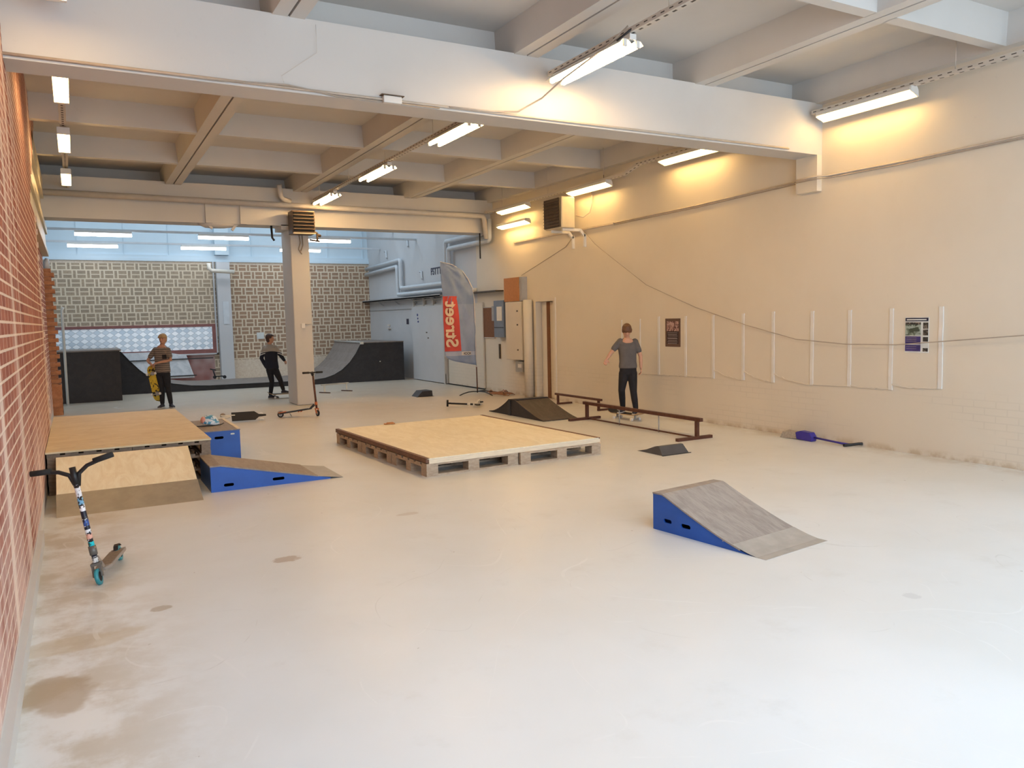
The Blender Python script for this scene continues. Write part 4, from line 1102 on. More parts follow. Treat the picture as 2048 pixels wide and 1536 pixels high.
o = MB(); o.box(XR - .06, XR - .001, 23.3, 23.42, 1.55, 1.60); o.box(XR - .05, XR - .001, 23.25, 23.5, 1.46, 1.485); tag(o.build('wall_fitting', M['whitep']), 'small white fitting on the back room wall above the ramp', 'fitting')
for y, z_, lab in ((20.15, 1.35, 'dark tape mark on the sliding door, upper'), (20.05, 1.2, 'dark tape mark on the sliding door, lower')):
    o = MB().box(XR - .104, XR - .1005, y, y + .09, z_, z_ + .03).build('tape_mark', M['louvre']); tag(o, lab, 'tape')
# dark lettering on the wall of the back room
t = thing('wall_lettering', 'black painted letters high on the back room wall beside the flag', 'lettering', (XR - .01, 19.7, 3.0))
mt = Matrix.Translation((XR - .006, 19.65, 3.02)) @ Matrix(((0, 0, -1, 0), (-1, 0, 0, 0), (0, 1, 0, 0), (0, 0, 0, 1)))
text_part('letters', 'FSTTT', .26, M['pnavy'], t, mt, .002, .006)
for y, z_, nm, lab in ((23.4, 3.75, 'pipe_hook', 'white pipe hook above the pale pipes, further one'), (21.6, 3.95, 'pipe_hook', 'white pipe hook above the pale pipes, nearer one'), (20.6, 2.95, 'pipe_hook', 'white pipe hook below the painted letters')):
    o = MB().tube([(XR - .03, y + .12, z_ + .12), (XR - .03, y, z_ + .12), (XR - .03, y - .02, z_ - .05), (XR - .03, y - .06, z_ - .1)], .03, 8); tag(o.build(nm, M['bluepipe']), lab, 'hook')

# battens on the cream wall with torn plaster edges between
ys = [11.41, 10.88, 10.385, 9.713, 9.086, 8.462, 7.891, 7.218, 6.635, 6.052, 5.43]
zt = [1.637, 1.65, 1.687, 1.687, 1.695, 1.708, 1.727, 1.722, 1.724, 1.731, 1.74]
zb = [.687, .69, .695, .707, .71, .723, .721, .729, .747, .743, .80]
t = bpy.data.objects.new('trim_10', None); COL.objects.link(t); struct(t); t.location = (XR, 8.4, .7)
for i, y in enumerate(ys):
    w_ = .012 if i < 2 else .024
    m_ = MB(); z_ = zb[i]
    pr = []
    while z_ < zt[i]: pr.append((y + random.uniform(-.003, .003), z_)); z_ += .08
    pr.append((y, zt[i]))
    m_.prism([(a_ - w_, c_) for a_, c_ in pr] + [(a_ + w_, c_) for a_, c_ in pr[::-1]], lambda a_, c_, s: (XR - .016 * s, a_, c_)).build('batten', M['white'], t)
for i in range(len(ys) - 1):
    a_, b_ = ys[i], ys[i + 1]; za, zb_ = zb[i], zb[i + 1]
    top = []; nn = 16; sag = random.choice((-.02, .0, .10, .07)) if 2 <= i < 9 else 0
    sag = [0, 0, 0, 0, .13, .12, .12, 0, 0, .06][i]
    for k_ in range(nn + 1):
        f_ = k_ / nn; y = a_ + (b_ - a_) * f_
        dz = sag * (1 - f_) ** 2 + (random.uniform(-.010, .010) if i not in (0, 1, 7) else 0)
        top.append((y, za + (zb_ - za) * f_ + dz))
    m_ = MB().prism(top + [(y, z_ + .018) for y, z_ in top[::-1]], lambda p, c_, s: (XR - .014 * s, p, c_)); m_.build('torn_edge', M['plaster'], t)
    m_ = MB().prism(top + [(b_, zt[i + 1] - .02), (a_, zt[i] - .02)], lambda p, c_, s: (XR - .007 * s, p, c_)); m_.build('panel', M['plaster'], t)

# posters
t = thing('event_poster', 'white bordered poster with green photo and violet blocks on the cream wall', 'poster', (XR - .02, 5.72, 1.2))
Y0, Y1, Z0, Z1 = 5.58, 5.865, 1.215, 1.615   # Y1 is the left edge as seen
Y = lambda u: Y1 - (Y1 - Y0) * u
Z = lambda v: Z1 - (Z1 - Z0) * v
def pp(name, u0, u1, v0, v1, mat, par, dx=0): return MB().box(XR - .0145 - dx, XR - .0128 - dx, Y(u1), Y(u0), Z(v1), Z(v0)).build(name, M[mat], par)
MB().box(XR - .013, XR - .0075, Y0 - .006, Y1 + .006, Z0 - .008, Z1 + .008).build('paper', M['pwhite'], t)
pp('title_band', 0, 1, 0, .10, 'pnavy', t); pp('title_line', .06, .92, .035, .07, 'pwhite', t, .001)
pp('large_photo', 0, .68, .13, .52, 'pgreen', t); pp('large_photo', .0, .68, .13, .2, 'pdark', t, .0005)
pp('text_block', 0, .68, .54, .77, 'pblue', t); pp('text_block', 0, .68, .79, .98, 'pblue', t)
for v in (.58, .63, .68, .84, .90): pp('text_line', .05, .5, v, v + .008, 'ptext', t, .001)
pp('small_photo', .78, 1, .14, .32, 'pdark', t); pp('small_photo', .78, 1, .34, .51, 'pdark', t); pp('small_photo', .78, 1, .56, .69, 'pdark', t); pp('small_photo', .78, 1, .88, .98, 'pdark', t)
t = thing('dark_poster', 'dark brown poster with pink picture and text lines on the cream wall', 'poster', (XR - .02, 10.0, 1.18))
Y0, Y1, Z0, Z1 = 9.835, 10.205, 1.185, 1.65
MB().box(XR - .014, XR - .0075, Y0, Y1, Z0, Z1).build('paper', M['pbrown'], t)
pp('picture', .10, .90, .10, .45, 'ppink', t, .001); pp('text_panel', .10, .90, .45, .90, 'pblack', t, .001)
for i, v in enumerate((.50, .56, .61, .68, .71, .77, .82, .88)): pp('text_line', .16 + .02 * (i % 3), .82 - .03 * (i % 2), v, v + .014, 'ptext', t, .003)

# ------------------------------------------------------------------ feather flag
t = thing('feather_flag', 'blue feather flag with a red panel on a black cross foot', 'flag', (7.96, 16.0, 0))
pole = [(7.97, 16.0, .03), (7.96, 16.0, .62), (7.955, 16.0, 1.5), (7.945, 16.0, 2.14), (7.90, 16.0, 2.42), (7.80, 16.0, 2.62), (7.66, 16.0, 2.80), (7.42, 16.0, 2.93), (7.13, 16.0, 2.99)]
MB().tube(pole[:2], .014).build('lower_pole', M['railbrown'], t)
MB().tube(pole[1:], [.012, .012, .011, .011, .010, .009, .008, .006]).build('pole_sleeve', M['flagwhite'], t)
def left(z_):   # free edge
    return 7.135 + (2.99 - z_) * .022
def right(z_):
    for (x0, _, z0), (x1, _, z1) in zip(pole, pole[1:]):
        if z0 <= z_ <= z1: return x0 + (x1 - x0) * (z_ - z0) / (z1 - z0)
    return 7.14
def wav(x, z_): return 16.0 + .018 * math.sin(x * 22 + z_ * 5) * min(1, (7.95 - x) * 4) + .012 * math.sin(x * 9 - z_ * 7) - (.035 * max(0, math.sin((math.atan2(x - 7.05, 3.05 - z_)) * 26)) ** 2 * min(1, max(0, z_ - 1.0)) * min(1, max(0, (right(z_) - x) * 8)) if z_ > 1 else 0)
g = []
for i in range(41):
    f_ = i / 40
    row = []
    for j in range(17):
        u = j / 16
        zb_ = .82 - .16 * u + .10 * (1 - u) ** 10
        z_ = zb_ + (2.98 - zb_) * f_
        x = left(z_) + (right(z_) - left(z_)) * u
        row.append((x, wav(x, z_), z_))
    g.append(row)
c = MB().sheet(g).build('cloth', M['flag'], t); sm = c.modifiers.new('thick', 'SOLIDIFY'); sm.thickness = .003; sm.offset = 0
g = []
for i in range(25):
    z_ = 1.0 + (2.23 - 1.0) * i / 24; row = []
    for j in range(9):
        x = left(z_) + .004 + (.40 - .05 * (i / 24)) * (1 if True else 1) * j / 8 * 1.02; row.append((x, wav(x, z_) - .006, z_))
    g.append(row)
c = MB().sheet(g).build('red_panel', M['flagred'], t)
g = [[(x, wav(x, z_) - .006, z_) for x in [7.60 + .24 * j / 8 for j in range(9)]] for z_ in (.90, .92, .94, .96, .985)]
MB().sheet(g).build('white_patch', M['flagwhite'], t)
# mirrored lettering, seen from the back of the cloth: base line to the left, reading upwards
W_ = Matrix(((0, 1, 0, 0), (0, 0, -1, 0), (1, 0, 0, 0), (0, 0, 0, 1)))
mt = Matrix.Translation((7.335, 15.955, 1.60)) @ W_
text_part('lettering', 'Street', .41, M['flagtext'], t, mt, .002, .010, 1.0)
mt = Matrix.Translation((7.72, 15.962, .94)) @ Matrix(((-1, 0, 0, 0), (0, 0, -1, 0), (0, 1, 0, 0), (0, 0, 0, 1)))
text_part('logo', 'ICOI', .075, M['pnavy'], t, mt, .001, .001, 1.2)
for sx_, sy_ in ((-.50, -.1), (.06, -.62), (.45, -.35), (.40, .12)):
    pts = [(7.97 + sx_ * f_, 16.0 + sy_ * f_, .055 - .05 * f_ ** 2 + .02 * math.sin(f_ * PI)) for f_ in (0, .25, .5, .75, 1)]
    MB().tube(pts, .012, 8).build('foot', M['black'], t)

# ------------------------------------------------------------------ broom
t = thing('broom', 'blue violet push broom lying at the foot of the cream wall', 'broom', (8.48, 6.95, 0))
m_ = MB(); m_.prism([(7.03, .0), (7.28, .01), (7.30, .10), (7.22, .125), (7.06, .115), (7.02, .06)], lambda a_, c_, s: (8.40 + s * .10, a_, c_)); bevel(m_.build('head', M['violet'], t), .01)
MB().add([(8.41, 7.28, .01), (8.49, 7.28, .01), (8.49, 7.28, .10), (8.41, 7.28, .10), (8.39, 7.55, 0), (8.53, 7.55, 0), (8.53, 7.50, .10), (8.39, 7.50, .09)],
         [(0, 1, 2, 3), (4, 5, 6, 7), (0, 1, 5, 4), (2, 3, 7, 6), (1, 2, 6, 5), (0, 3, 7, 4)]).build('bristles', M['bristle'], t)
MB().tube([(8.45, 7.04, .055), (8.46, 6.6, .03), (8.50, 6.50, .022)], .014).build('handle', M['violet'], t)
MB().tube([(8.40, 6.53, .02), (8.52, 6.50, .022), (8.60, 6.46, .03), (8.615, 6.42, .034)], .018).build('grip', M['black'], t)

# ------------------------------------------------------------------ helmet
t = thing('helmet', 'blue and white skate helmet resting on the blue box', 'helmet', (1.49, 11.0, .384))
m_ = MB(); vs = []
g = []
for i in range(9):
    th = PI / 2 * i / 8; row = []
    for j in range(25):
        ph = 2 * PI * j / 24; low = -.02 * math.cos(ph) 
        row.append((1.49 + .125 * math.sin(th) * math.cos(ph) , 11.0 + .105 * math.sin(th) * math.sin(ph), .392 + .135 * math.cos(th) + (low + .01) * (i / 8) ** 3))
    g.append(row)
m_.sheet(g); c = m_.build('shell', M['helmet'], t); sm = c.modifiers.new('thick', 'SOLIDIFY'); sm.thickness = .012
MB().ball((1.405, 10.955, .46), (.035, .035, .05)).build('pink_patch', M['helmetpink'], t)
MB().tube([(1.31, 10.94, .388), (1.40, 10.9, .387), (1.5, 10.88, .388), (1.62, 10.95, .388), (1.68, 11.1, .388)], .006).build('strap', M['black'], t)

# ------------------------------------------------------------------ skateboards and scooters
def xform(t, loc, X, U):
    X = V(X).normalized(); U = V(U); U = (U - X * U.dot(X)).normalized(); Yv = U.cross(X)
    m3 = Matrix((X, Yv, U)).transposed()
    t.matrix_world = Matrix.Translation(loc) @ m3.to_4x4()
    t.rotation_mode = 'XYZ'; t.location = loc; t.rotation_euler = m3.to_euler('XYZ')
def wheel(mb, c, r, w, axis=(0, 1, 0), n=18):
    c = V(c); a_ = V(axis).normalized()
    pts = [c + a_ * (w * k_) for k_ in (-.5, -.42, .42, .5)]
    mb.tube(pts, [r * .86, r, r, r * .86], n)
def skateboard(label, deckmat, loc, X, U=(0, 0, 1), group=None, L=.78, Wd=.2):
    t = thing('skateboard', label, 'skateboard', (0, 0, 0), group)
    def zc(x):
        a_ = abs(x) - L * .31
        return .095 + (max(0, a_) ** 1.5) * 1.1
    xs = [-L / 2 + L * i / 24 for i in range(25)]
    def hw(x):
        e_ = max(0, abs(x) - (L / 2 - Wd / 2)) / (Wd / 2); return Wd / 2 * math.sqrt(max(.0, 1 - min(1, e_) ** 2.2)) + .002
    for nm, dz, mat, th in (('deck', 0, deckmat, .011), ('grip_tape', .0112, M['grip'], .0015)):
        top_ = [[(x, hw(x) * k_ / 4, zc(x) + dz + th) for k_ in range(-4, 5)] for x in xs]
        bot = [[(x, y, z_ - th) for x, y, z_ in row] for row in top_]
        m_ = MB(); m_.sheet(top_, True); m_.sheet(bot, True)
        # rim
        rim = [r[0] for r in top_] + [r[-1] for r in top_[::-1]]; rb = [(x, y, z_ - th) for x, y, z_ in rim]; k_ = len(rim)
        m_.add(rim + rb, [(i, (i + 1) % k_, k_ + (i + 1) % k_, k_ + i) for i in range(k_)])
        m_.build(nm, mat, t)
    for sx_ in (-1, 1):
        x = sx_ * L * .27
        m_ = MB(); m_.box(x - .04, x + .04, -.028, .028, zc(x) - .012, zc(x)); m_.tube([(x, 0, zc(x) - .01), (x, 0, .03)], .018, 8); m_.tube([(x, -.085, .027), (x, .085, .027)], .010, 8)
        tr = m_.build('truck', M['steel'], t)
        for sy_ in (-1, 1):
            m_ = MB(); wheel(m_, (x, sy_ * .085, .027), .027, .034); m_.build('wheel', M['whwheel'], tr)
    xform(t, loc, X, U)
    return t
skateboard('skateboard under the feet of the boy in the grey T-shirt', M['maple'], (7.88, 10.33, 0), (-.12, 1, 0))
skateboard('skateboard with one foot of the boy in the dark sweater on it', M['maple'], (4.09, 18.19, 0), (1, -.12, 0), L=.72)
def scooter(label, loc, X, U, steermat, deckm, gripm, wheelm, forkm, barh=.82, barw=.25, base=.56, ybar=True, stand=False, steer=0, slope=0):
    t = thing('kick_scooter', label, 'scooter', (0, 0, 0))
    # local: x forward, front axle at x=0, rear axle at x=-base
    R_ = .055
    m_ = MB(); m_.prism([(-base - .02, -.05), (-base + .03, -.055), (-.16, -.055), (-.10, -.025), (-.10, .025), (-.16, .055), (-base + .03, .055), (-base - .02, .05)], lambda a_, c_, s: (a_, c_, .062 + s * .022)); bevel(m_.build('deck', deckm, t), .004)
    m_ = MB(); m_.box(-base + .05, -.17, -.048, .048, .0845, .0865); m_.build('grip_tape', gripm, t)
    m_ = MB(); m_.bar((-.13, 0, .075), (-.055, 0, .17), .035, .03, (0, 1, 0)); m_.build('neck', deckm, t)
    for x, nm in ((0, 'front_wheel'), (-base - .0, 'rear_wheel')):
        m_ = MB(); wheel(m_, (x, 0, R_), R_, .024); wobj = m_.build(nm, wheelm, t)
        m_ = MB(); wheel(m_, (x, 0, R_), R_ * .62, .028); m_.build('hub', M['steel'] if wheelm != M['teal'] else M['rubber'], wobj)
    m_ = MB()
    for s in (-.026, .026): m_.bar((0, s, R_), (-.03, s, .135), .010, .028, (1, 0, 0)); m_.bar((-base, s, R_), (-base + .06, s, .075), .008, .03, (1, 0, 0))
    m_.box(-.05, -.005, -.031, .031, .128, .146)
    m_.build('fork', forkm, t)
    m_ = MB(); pts = [(-base - .065 * math.sin(a_), 0, R_ + .068 * math.cos(a_)) for a_ in (-1.0, -.5, 0, .5, .9)]
    for a_, b_ in zip(pts, pts[1:]): m_.bar(a_, b_, .032, .004)
    m_.build('brake', M['black'], t)
    topx = -.03 - (barh - .14) * .14
    at = lambda z_: (-.03 - (z_ - .14) * .14, 0, z_)
    m_ = MB(); m_.tube([at(.135), at(barh - .06)], .0185, 14); m_.build('bar_stem', steermat, t)
    m_ = MB(); m_.tube([at(.20), at(.26)], .025, 12); m_.build('clamp', forkm, t)
    hb = MB()
    if ybar:
        for s in (-1, 1):
            hb.tube([(topx + .008, s * .004, barh - .13), (topx, s * .03, barh - .05), (topx - .004, s * .09, barh - .012), (topx - .01, s * .15, barh), (topx - .02, s * barw, barh + .018)], [.018, .015, .014, .0135, .0135], 10)
        hb.tube([at(barh - .12), at(barh + .0)], .021, 12)
    else:
        hb.tube([(topx, -barw, barh), (topx, barw, barh)], .014, 10); hb.bar(at(barh - .05), (topx - .03, 0, barh + .005), .05, .03, (0, 1, 0))
    hb.build('handlebar', M['black'], t)
    for s in (-1, 1):
        m_ = MB(); m_.tube([(topx - .012 if ybar else topx, s * (barw - .115), barh + (.005 if ybar else 0)), (topx - (.021 if ybar else 0), s * (barw + .012), barh + (.019 if ybar else 0))], .0195, 12); m_.build('grip', M['rubber'], t)
    if stand:
        MB().tube([(-base + .16, .04, .065), (-base + .18, .12, .005)], .007, 8).build('kick_stand', M['steel'], t)
        MB().box(-base - .03, -base + .10, -.045, .045, .085, .10).build('orange_plate', M['orangep'], t)
    if slope:
        for ch in t.children:
            if ch.name.split('.')[0] in ('deck', 'grip_tape', 'orange_plate', 'neck'):
                for v in ch.data.vertices: v.co.z += slope * (v.co.x + base) / base * (1 if v.co.x < -.1 else max(0, -v.co.x / .1))
    if steer:
        for ch in list(t.children):
            if ch.name.split('.')[0] in ('front_wheel', 'fork', 'bar_stem', 'clamp', 'handlebar', 'grip'):
                for o in [ch] + list(ch.children): o.data.transform(Matrix.Rotation(steer, 4, 'Z'))
    xform(t, loc, X, U)
    return t
scooter('stickered stunt scooter with teal wheels leaning on the brick wall', (.048, 5.83, 0), (-.26, -.96, 0), (-.205, .02, 1), M['stem'], simple('grey_brown_deck', (.30, .25, .21), .5), M['tealtape'], M['teal'], simple('grey_fork', (.16, .145, .13), .45, .3), .80, .248, .56)
scooter('black and orange kick scooter standing in front of the column', (3.80, 14.23, 0), (.94, -.34, 0), (.01, .03, 1), M['railbrown'], M['black'], M['grip'], M['rubber'], M['orangep'], .80, .19, .66, False, True, -.95, .085)
scooter('black scooter with white fork lying on its side before the funbox', (6.78, 13.50, .055), (-.55, -.83, 0), (-.93, .30, .035), M['black'], M['whitep'], M['grip'], M['rubber'], M['whitep'], .66, .05, .50, False)
t = thing('long_board', 'dark grip-taped board with pinkish wheels lying behind the blue box', 'skateboard', (0, 0, 0))
m_ = MB(); m_.prism([(-.22, -.11), (.17, -.11), (.24, -.03), (.36, -.02), (.36, .02), (.24, .03), (.17, .11), (-.22, .11)], lambda a_, c_, s: (a_, c_, .085 + .014 * s)); bevel(m_.build('deck', M['grip'], t), .004)
m_ = MB(); m_.bar((-.24, 0, .10), (-.44, 0, .07), .05, .02); m_.tube([(-.36, -.11, .045), (-.36, .11, .045)], .014, 8); m_.bar((-.16, .03, .102), (-.40, .03, .108), .02, .01); tr = m_.build('truck', M['whitep'], t)
m_ = MB()
for x, y in ((-.36, -.10), (-.36, .10)): mw = MB(); wheel(mw, (x, y, .045), .045, .04); mw.build('wheel', M['palletdark'], tr)
for x, y in ((.28, -.07), (.28, .07)): mw = MB(); wheel(mw, (x, y, .042), .042, .03); mw.build('wheel', M['whwheel'], t)
t.location = (2.53, 14.35, .02); t.rotation_euler = (.62, 0, -.12)

# ------------------------------------------------------------------ people
def remesh(o, vox, sm=4):
    r = o.modifiers.new('union', 'REMESH'); r.mode = 'VOXEL'; r.voxel_size = vox; r.use_smooth_shade = True
    s = o.modifiers.new('smooth', 'SMOOTH'); s.factor = .5; s.iterations = sm
    return o
def hand(mb, wrist, d, nrm, size=1., curl=.5, thumb=1):
    """palm along d, nrm = palm normal (towards the inside of the grip)"""
    wrist = V(wrist); d = V(d).normalized(); nrm = V(nrm); nrm = (nrm - d * nrm.dot(d)).normalized(); s = d.cross(nrm)
    k = size
    m3 = Matrix((s, nrm, d)).transposed()
    mb.ball(wrist + d * .042 * k, (.036 * k, .015 * k, .048 * k), m3, 14, 8)
    for i, (off, ln) in enumerate(((-.027, .062), (-.009, .070), (.009, .066), (.026, .052))):
        p = wrist + d * (.078 - abs(i - 1.3) * .004) * k + s * off * k
        c_ = curl * (1 + .12 * i); dd = d.copy(); pts = [p]
        for j, f_ in enumerate((.42, .32, .26)):
            a_ = c_ * (.6 + .5 * j); dd = (d * math.cos(a_) + nrm * math.sin(a_)).normalized() if j == 0 else (dd * math.cos(c_ * .7) + (nrm * d.dot(dd) - d * nrm.dot(dd)) * math.sin(c_ * .7)).normalized()
            pts.append(pts[-1] + dd * ln * f_ * k)
        mb.limb(pts, [.0088 * k, .0085 * k, .0078 * k, .0068 * k], 8)
    th = wrist + d * .022 * k + s * thumb * -.026 * k
    t1 = th + (d * .6 - s * thumb * .75 + nrm * .25).normalized() * .036 * k
    t2 = t1 + (d * .85 - s * thumb * .25 + nrm * .45).normalized() * .030 * k
    mb.limb([th, t1, t2], [.0125 * k, .0105 * k, .008 * k], 8)
def shoe(mb, mbs, ank, toe, z0, k=1.):
    ank = V(ank); toe = V(toe); d = V((toe.x - ank.x, toe.y - ank.y, 0)).normalized(); s = V((-d.y, d.x, 0)); up = V((0, 0, 1))
    h = V((ank.x, ank.y, z0)) - d * .055 * k
    secs = []
    for f_, w_, hh in ((0, .028, .045), (.12, .036, .070), (.3, .036, .075), (.5, .038, .058), (.7, .044, .042), (.88, .038, .034), (1, .018, .022)):
        c_ = h + d * (.245 * f_ * k) + up * (hh * .5 + .012) * k
        secs.append((c_, s * w_ * k, up * hh * .5 * k))
    mb.loft(secs, 14)
    mb.limb([V((ank.x, ank.y, z0 + .05 * k)), V((ank.x, ank.y, z0 + .10 * k))], [.040 * k, .038 * k], 12)
    secs = []
    for f_, w_ in ((-.02, .022), (.08, .038), (.4, .040), (.7, .048), (.9, .042), (1.02, .018)):
        secs.append((h + d * (.245 * f_ * k) + up * .009 * k, s * w_ * k, up * .009 * k))
    mbs.loft(secs, 12)
def person(label, J, face, up, hairm, skinm, shirtm, pantm, sleeves, k=1., z_shoes=(0, 0), hair='short', hem=None, hands=None, shirt_w=1.0, pocket=None, vneck=0):
    """J: joints in world space"""
    t = thing('person', label, 'person', (J['hipC'][0], J['hipC'][1], 0))
    j = {a_: V(b_) for a_, b_ in J.items()}
    S = V(j['shL'] - j['shR']); S.z = 0; S.normalize(); Fv = V((0, 0, 1)).cross(S); Fv = -Fv if Fv.dot(V(face)) < 0 and J.get('flip') is None else Fv
    Fb = V(J['front']).normalized(); 
    hipC, neck = j['hipC'], j['neck']; ax = (neck - hipC)
    body = MB()
    def sec(f_, w_, dp, dx=0.): return (hipC + ax * f_ + Fb * dx, S * w_ * k, Fb * dp * k)
    tors = [sec(-.12, .07, .055), sec(-.06, .125, .085), sec(.08, .135, .09), sec(.3, .118, .078), sec(.5, .128, .085), sec(.7, .145, .09), sec(.84, .150, .080), sec(.93, .105, .062), sec(1.0, .055, .052)]
    body.loft(tors, 20)
    hd = j['top'] - neck; hl = hd.length; fn = V(face).normalized(); un = V(up).normalized(); fn = (fn - un * fn.dot(un)).normalized(); sn = fn.cross(un)
    hm = Matrix((sn, fn, un)).transposed()
    hc = j['top'] - un * .105 * k
    body.limb([neck - ax.normalized() * .03, hc - un * .07 * k - fn * .015], [.050 * k, .045 * k], 14)
    body.ball(hc, (.070 * k, .088 * k, .105 * k), hm, 20, 14)
    body.ball(hc - un * .055 * k + fn * .022 * k, (.050 * k, .060 * k, .060 * k), hm)
    body.limb([hc + fn * .080 * k + un * .005, hc + fn * .098 * k - un * .028 * k], [.008 * k, .0125 * k], 8)
    for s in (-1, 1):
        body.ball(hc + sn * s * .071 * k - un * .012 * k - fn * .004, (.008 * k, .018 * k, .028 * k), hm, 10, 8)
    for sd in ('R', 'L'):
        sh, el, wr = j['sh' + sd], j['el' + sd], j['wr' + sd]
        body.limb([sh, sh * .5 + el * .5, el, el * .55 + wr * .45, wr], [.043 * k, .039 * k, .033 * k, .032 * k, .022 * k])
        hip, kn, an = j['hip' + sd], j['kn' + sd], j['an' + sd]
        body.limb([hip, hip * .5 + kn * .5, kn, kn * .6 + an * .4, an], [.078 * k, .066 * k, .048 * k, .047 * k, .030 * k])
        if hands and sd in hands: hand(body, wr, *hands[sd])
    remesh(body.build('body', skinm, t), .0055, 2)
    for s in (-1, 1):
        MB().ball(hc + fn * .082 * k + sn * s * .030 * k + un * .004, (.011 * k, .006 * k, .006 * k), hm, 10, 6).build('eye', M['eye'], t)
    MB().ball(hc + fn * .080 * k - un * .058 * k, (.020 * k, .006 * k, .005 * k), hm, 10, 6).build('mouth', M['lip'], t)
    # hair
    hr = MB()
    hr.ball(hc + un * .030 * k - fn * .020 * k, (.080 * k, .086 * k, .092 * k), hm, 20, 12)
    hr.ball(hc - un * .02 * k - fn * .035 * k, (.072 * k, .062 * k, .075 * k), hm, 16, 10)
    rr = random.Random(3)
    if hair in ('fringe', 'mop'):
        for a_ in range(-6, 7):
            th = a_ * .17; dr = (fn * math.cos(th) + sn * math.sin(th)); 
            p0_ = hc + un * .085 * k + dr * .045 * k; p1_ = hc + dr * .088 * k + un * .035 * k; p2_ = hc + dr * .089 * k - un * (-.008 + .012 * rr.random() + .002 * abs(a_) - (.03 if hair == 'mop' else 0)) * k
            hr.limb([p0_, p1_, p2_], [.022 * k, .014 * k, .006 * k], 8)
    else:
        for a_ in range(-4, 5):
            th = a_ * .2; dr = (fn * math.cos(th) + sn * math.sin(th))
            hr.limb([hc + un * .09 * k + dr * .04 * k, hc + dr * .085 * k + un * (.062 + .01 * rr.random()) * k], [.020 * k, .010 * k], 8)
    for a_ in range(14):
        th = rr.uniform(0, 6.28); rd = rr.uniform(.2, 1); dr = (fn * math.cos(th) + sn * math.sin(th)) * rd
        hr.limb([hc + un * .085 * k + dr * .05 * k, hc + un * (.115 - .05 * rd * rd) * k + dr * .085 * k], [.018 * k, .006 * k], 6)
    ho = hr.build('hair', hairm, t); remesh(ho, .006, 2)
    # cut the hair away from the face by a scooped volume
    # shirt
    sh_ = MB(); hm_ = hem if hem is not None else .06
    def ssec(f_, w_, dp, dx=0.): return (hipC + ax * f_ + Fb * dx, S * w_ * k * shirt_w, Fb * dp * k * 1.04)
    sh_.loft([ssec(hm_, .150, .108), ssec(hm_ + .06, .153, .108), ssec(.3, .142, .100), ssec(.5, .145, .102), ssec(.7, .160, .104), ssec(.84, .160, .092), ssec(.90, .125, .080) + (vneck * .35,), (hipC + ax * .965 + Fb * .005, S * .078 * k, Fb * .064 * k + V((0, 0, -.030)), vneck)], 24)
    for sd in ('R', 'L'): sh_.limb([neck - ax.normalized() * .055 * k + (j['sh' + sd] - neck) * .30, j['sh' + sd] - V((0, 0, .006))], [.040 * k, .050 * k])
    for sd in ('R', 'L'):
        sh, el, wr = j['sh' + sd], j['el' + sd], j['wr' + sd]
        sh2 = sh - (sh - (hipC + ax * .84)) * .07
        if sleeves == 'short':
            e_ = sh + (el - sh) * .62; sh_.limb([sh2, (sh2 + e_) / 2, e_], [.054 * k, .055 * k, .052 * k])
        else:
            sh_.limb([sh2, (sh2 + el) / 2, el, (el + wr) / 2, wr], [.058 * k, .054 * k, .048 * k, .044 * k, .036 * k])
    so = sh_.build('sweater' if sleeves == 'long' else 't_shirt', shirtm, t); remesh(so, .007, 3)
    # trousers
    tr = MB()
    tr.loft([sec(-.13, .08, .07), sec(-.06, .140, .098), sec(.08, .143, .098), sec(.14, .136, .094)], 20)
    for sd in ('R', 'L'):
        hip, kn, an = j['hip' + sd], j['kn' + sd], j['an' + sd]
        an2 = an + (kn - an).normalized() * .02
        tr.limb([hip, hip * .5 + kn * .5, kn, kn * .5 + an2 * .5, an2], [.087 * k, .074 * k, .058 * k, .055 * k, .045 * k])
    remesh(tr.build('trousers', pantm, t), .007, 3)
    for i, sd in enumerate(('R', 'L')):
        a_, b_ = MB(), MB(); shoe(a_, b_, j['an' + sd], j['toe' + sd], z_shoes[i], k)
        so = a_.build('shoe', M['shoe'], t); remesh(so, .006, 2)
        b_.build('sole', M['whiterub'], so)
    if pocket:
        m_ = MB(); c_ = V(pocket); m_.obox(c_, (.075, .06, .085), Matrix((S, Fb, V((0, 0, 1)))).transposed()); m_.build('chest_print', M['black'], t)
    return t
vd = V((-.485, -.874, 0))       # from the people towards the camera side of the hall
rt = V((.874, -.485, 0))
ZB = .108
A = dict(top=(7.87, 10.27, 1.565), neck=(7.90, 10.31, 1.345), hipC=(7.905, 10.30, .80),
         shR=(7.79, 10.37, 1.30), shL=(8.015, 10.24, 1.29), elR=(7.655, 10.43, 1.105), wrR=(7.582, 10.44, 1.015), elL=(8.085, 10.20, 1.05), wrL=(8.07, 10.17, .86),
         hipR=(7.845, 10.335, .77), hipL=(7.965, 10.27, .77), knR=(7.80, 10.34, .49), knL=(7.935, 10.20, .465), anR=(7.92, 10.47, .19), anL=(7.965, 10.18, .185),
         toeR=(7.80, 10.40, 0), toeL=(7.84, 10.07, 0), front=vd)
person('boy in a grey T-shirt and black jeans riding a skateboard, head bowed', A, vd + V((-.1, 0, -.55)), V((0, 0, 1)) + vd * .42, M['hair_brown'], M['skin'], M['greytee'], M['blackjean'], 'short', .98, (ZB, ZB), 'fringe', .10,
       dict(R=((-.35, .1, -.9), -rt * .2 + vd, .95, .75, 1), L=((.0, -.05, -1), -rt, .95, .55, 1)), vneck=.05)
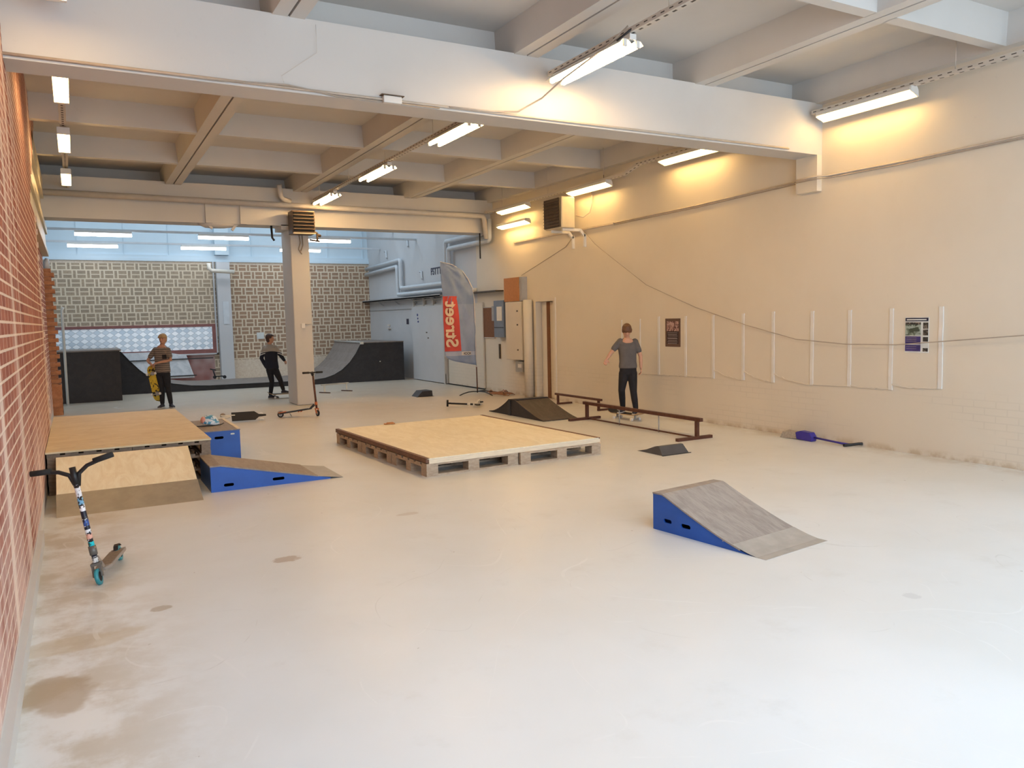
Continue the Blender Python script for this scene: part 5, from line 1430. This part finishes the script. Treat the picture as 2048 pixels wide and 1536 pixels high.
B = dict(top=(3.86, 18.27, 1.47), neck=(3.855, 18.275, 1.235), hipC=(3.875, 18.26, .70),
         shR=(3.975, 18.21, 1.165), shL=(3.735, 18.34, 1.165), elR=(4.055, 18.14, .985), wrR=(4.135, 18.17, .87), elL=(3.675, 18.38, .925), wrL=(3.755, 18.30, .72),
         hipR=(3.935, 18.23, .665), hipL=(3.825, 18.29, .665), knR=(4.03, 18.18, .42), knL=(3.865, 18.30, .39), anR=(4.085, 18.16, .19), anL=(3.82, 18.30, .085),
         toeR=(4.25, 18.13, 0), toeL=(3.98, 18.26, 0), front=-vd)
person('boy in a dark sweater with a beige yoke pushing off, seen from behind', B, rt * .85 - vd * .35, V((0, 0, 1)), M['hair_dark'], M['skin2'], M['sweater'], M['blackjean'], 'long', .96, (ZB, 0), 'short', -.02,
       dict(R=((.6, .1, -.6), -rt, .9, .9, 1), L=((.5, -.2, -.8), -vd, .9, .8, -1)), 1.04)
Cp = dict(top=(1.585, 17.83, 1.545), neck=(1.555, 17.85, 1.31), hipC=(1.548, 17.85, .745),
          shR=(1.43, 17.915, 1.225), shL=(1.675, 17.78, 1.215), elR=(1.285, 17.99, .99), wrR=(1.335, 17.84, .925), elL=(1.705, 17.72, 1.0), wrL=(1.46, 17.70, .955),
          hipR=(1.49, 17.885, .71), hipL=(1.61, 17.82, .71), knR=(1.515, 17.87, .40), knL=(1.63, 17.80, .39), anR=(1.508, 17.87, .085), anL=(1.665, 17.79, .085),
          toeR=(1.42, 17.72, 0), toeL=(1.70, 17.62, 0), front=vd)
person('fair-haired boy in a striped T-shirt holding a yellow and black skateboard upright', Cp, vd + V((0, 0, -.15)), (0, 0, 1), M['hair_blond'], M['skin2'], M['striped'], M['blackjean'], 'short', .98, (0, 0), 'mop', .0,
       dict(R=((.45, -.6, -.35), V((0, 0, -1)), .95, 1.0, 1), L=((-.9, -.05, -.1), V((0, 0, -1)), .95, .9, -1)), 1.05, (1.59, 17.735, 1.075))
skateboard('skateboard with yellow and black printed underside held upright by the fair boy', M['deckprint'], (1.345, 17.80, .51), (.155, -.02, -.98), -vd * -1 * -1 + V((0, 0, 0)), L=.80)

# ------------------------------------------------------------------ lights
def area(name, loc, rot, sx_, sy_, e_, col):
    l = bpy.data.lights.new(name, 'AREA'); l.shape = 'RECTANGLE'; l.size = sx_; l.size_y = sy_; l.energy = e_; l.color = col
    o = bpy.data.objects.new(name, l); COL.objects.link(o); o.location = loc; o.rotation_euler = rot
    return o
for i, x in enumerate((1.45, 4.45, 7.3)):
    area('daylight_window_%d' % (i + 1), (x, -3.55, 2.3), (PI / 2, 0, 0), 2.3, 3.1, 175, (.70, .85, 1.))
area('daylight_window_4', (XR + .3, -.1, 1.75), (0, PI / 2, 0), 3.0, 5.8, 40, (.80, .90, 1.))
area('near_floor_fill', (3.2, -.4, 4.95), (0, 0, 0), 5.5, 5.2, 240, (.70, .85, 1.))  # added overhead fill, out of view, to brighten the near floor
area('skylight', (3.5, 21.5, 6.9), (0, 0, 0), 9, 4.5, 300, (.70, .86, 1.))
wd = bpy.data.worlds.new('world'); SC.world = wd; wd.use_nodes = True
wd.node_tree.nodes['Background'].inputs[0].default_value = (.75, .87, 1, 1); wd.node_tree.nodes['Background'].inputs[1].default_value = .8
SC.view_settings.view_transform = 'Standard'; SC.view_settings.look = 'None'; SC.view_settings.gamma = 1; SC.view_settings.use_curve_mapping = False
SC.view_settings.exposure = 0.0
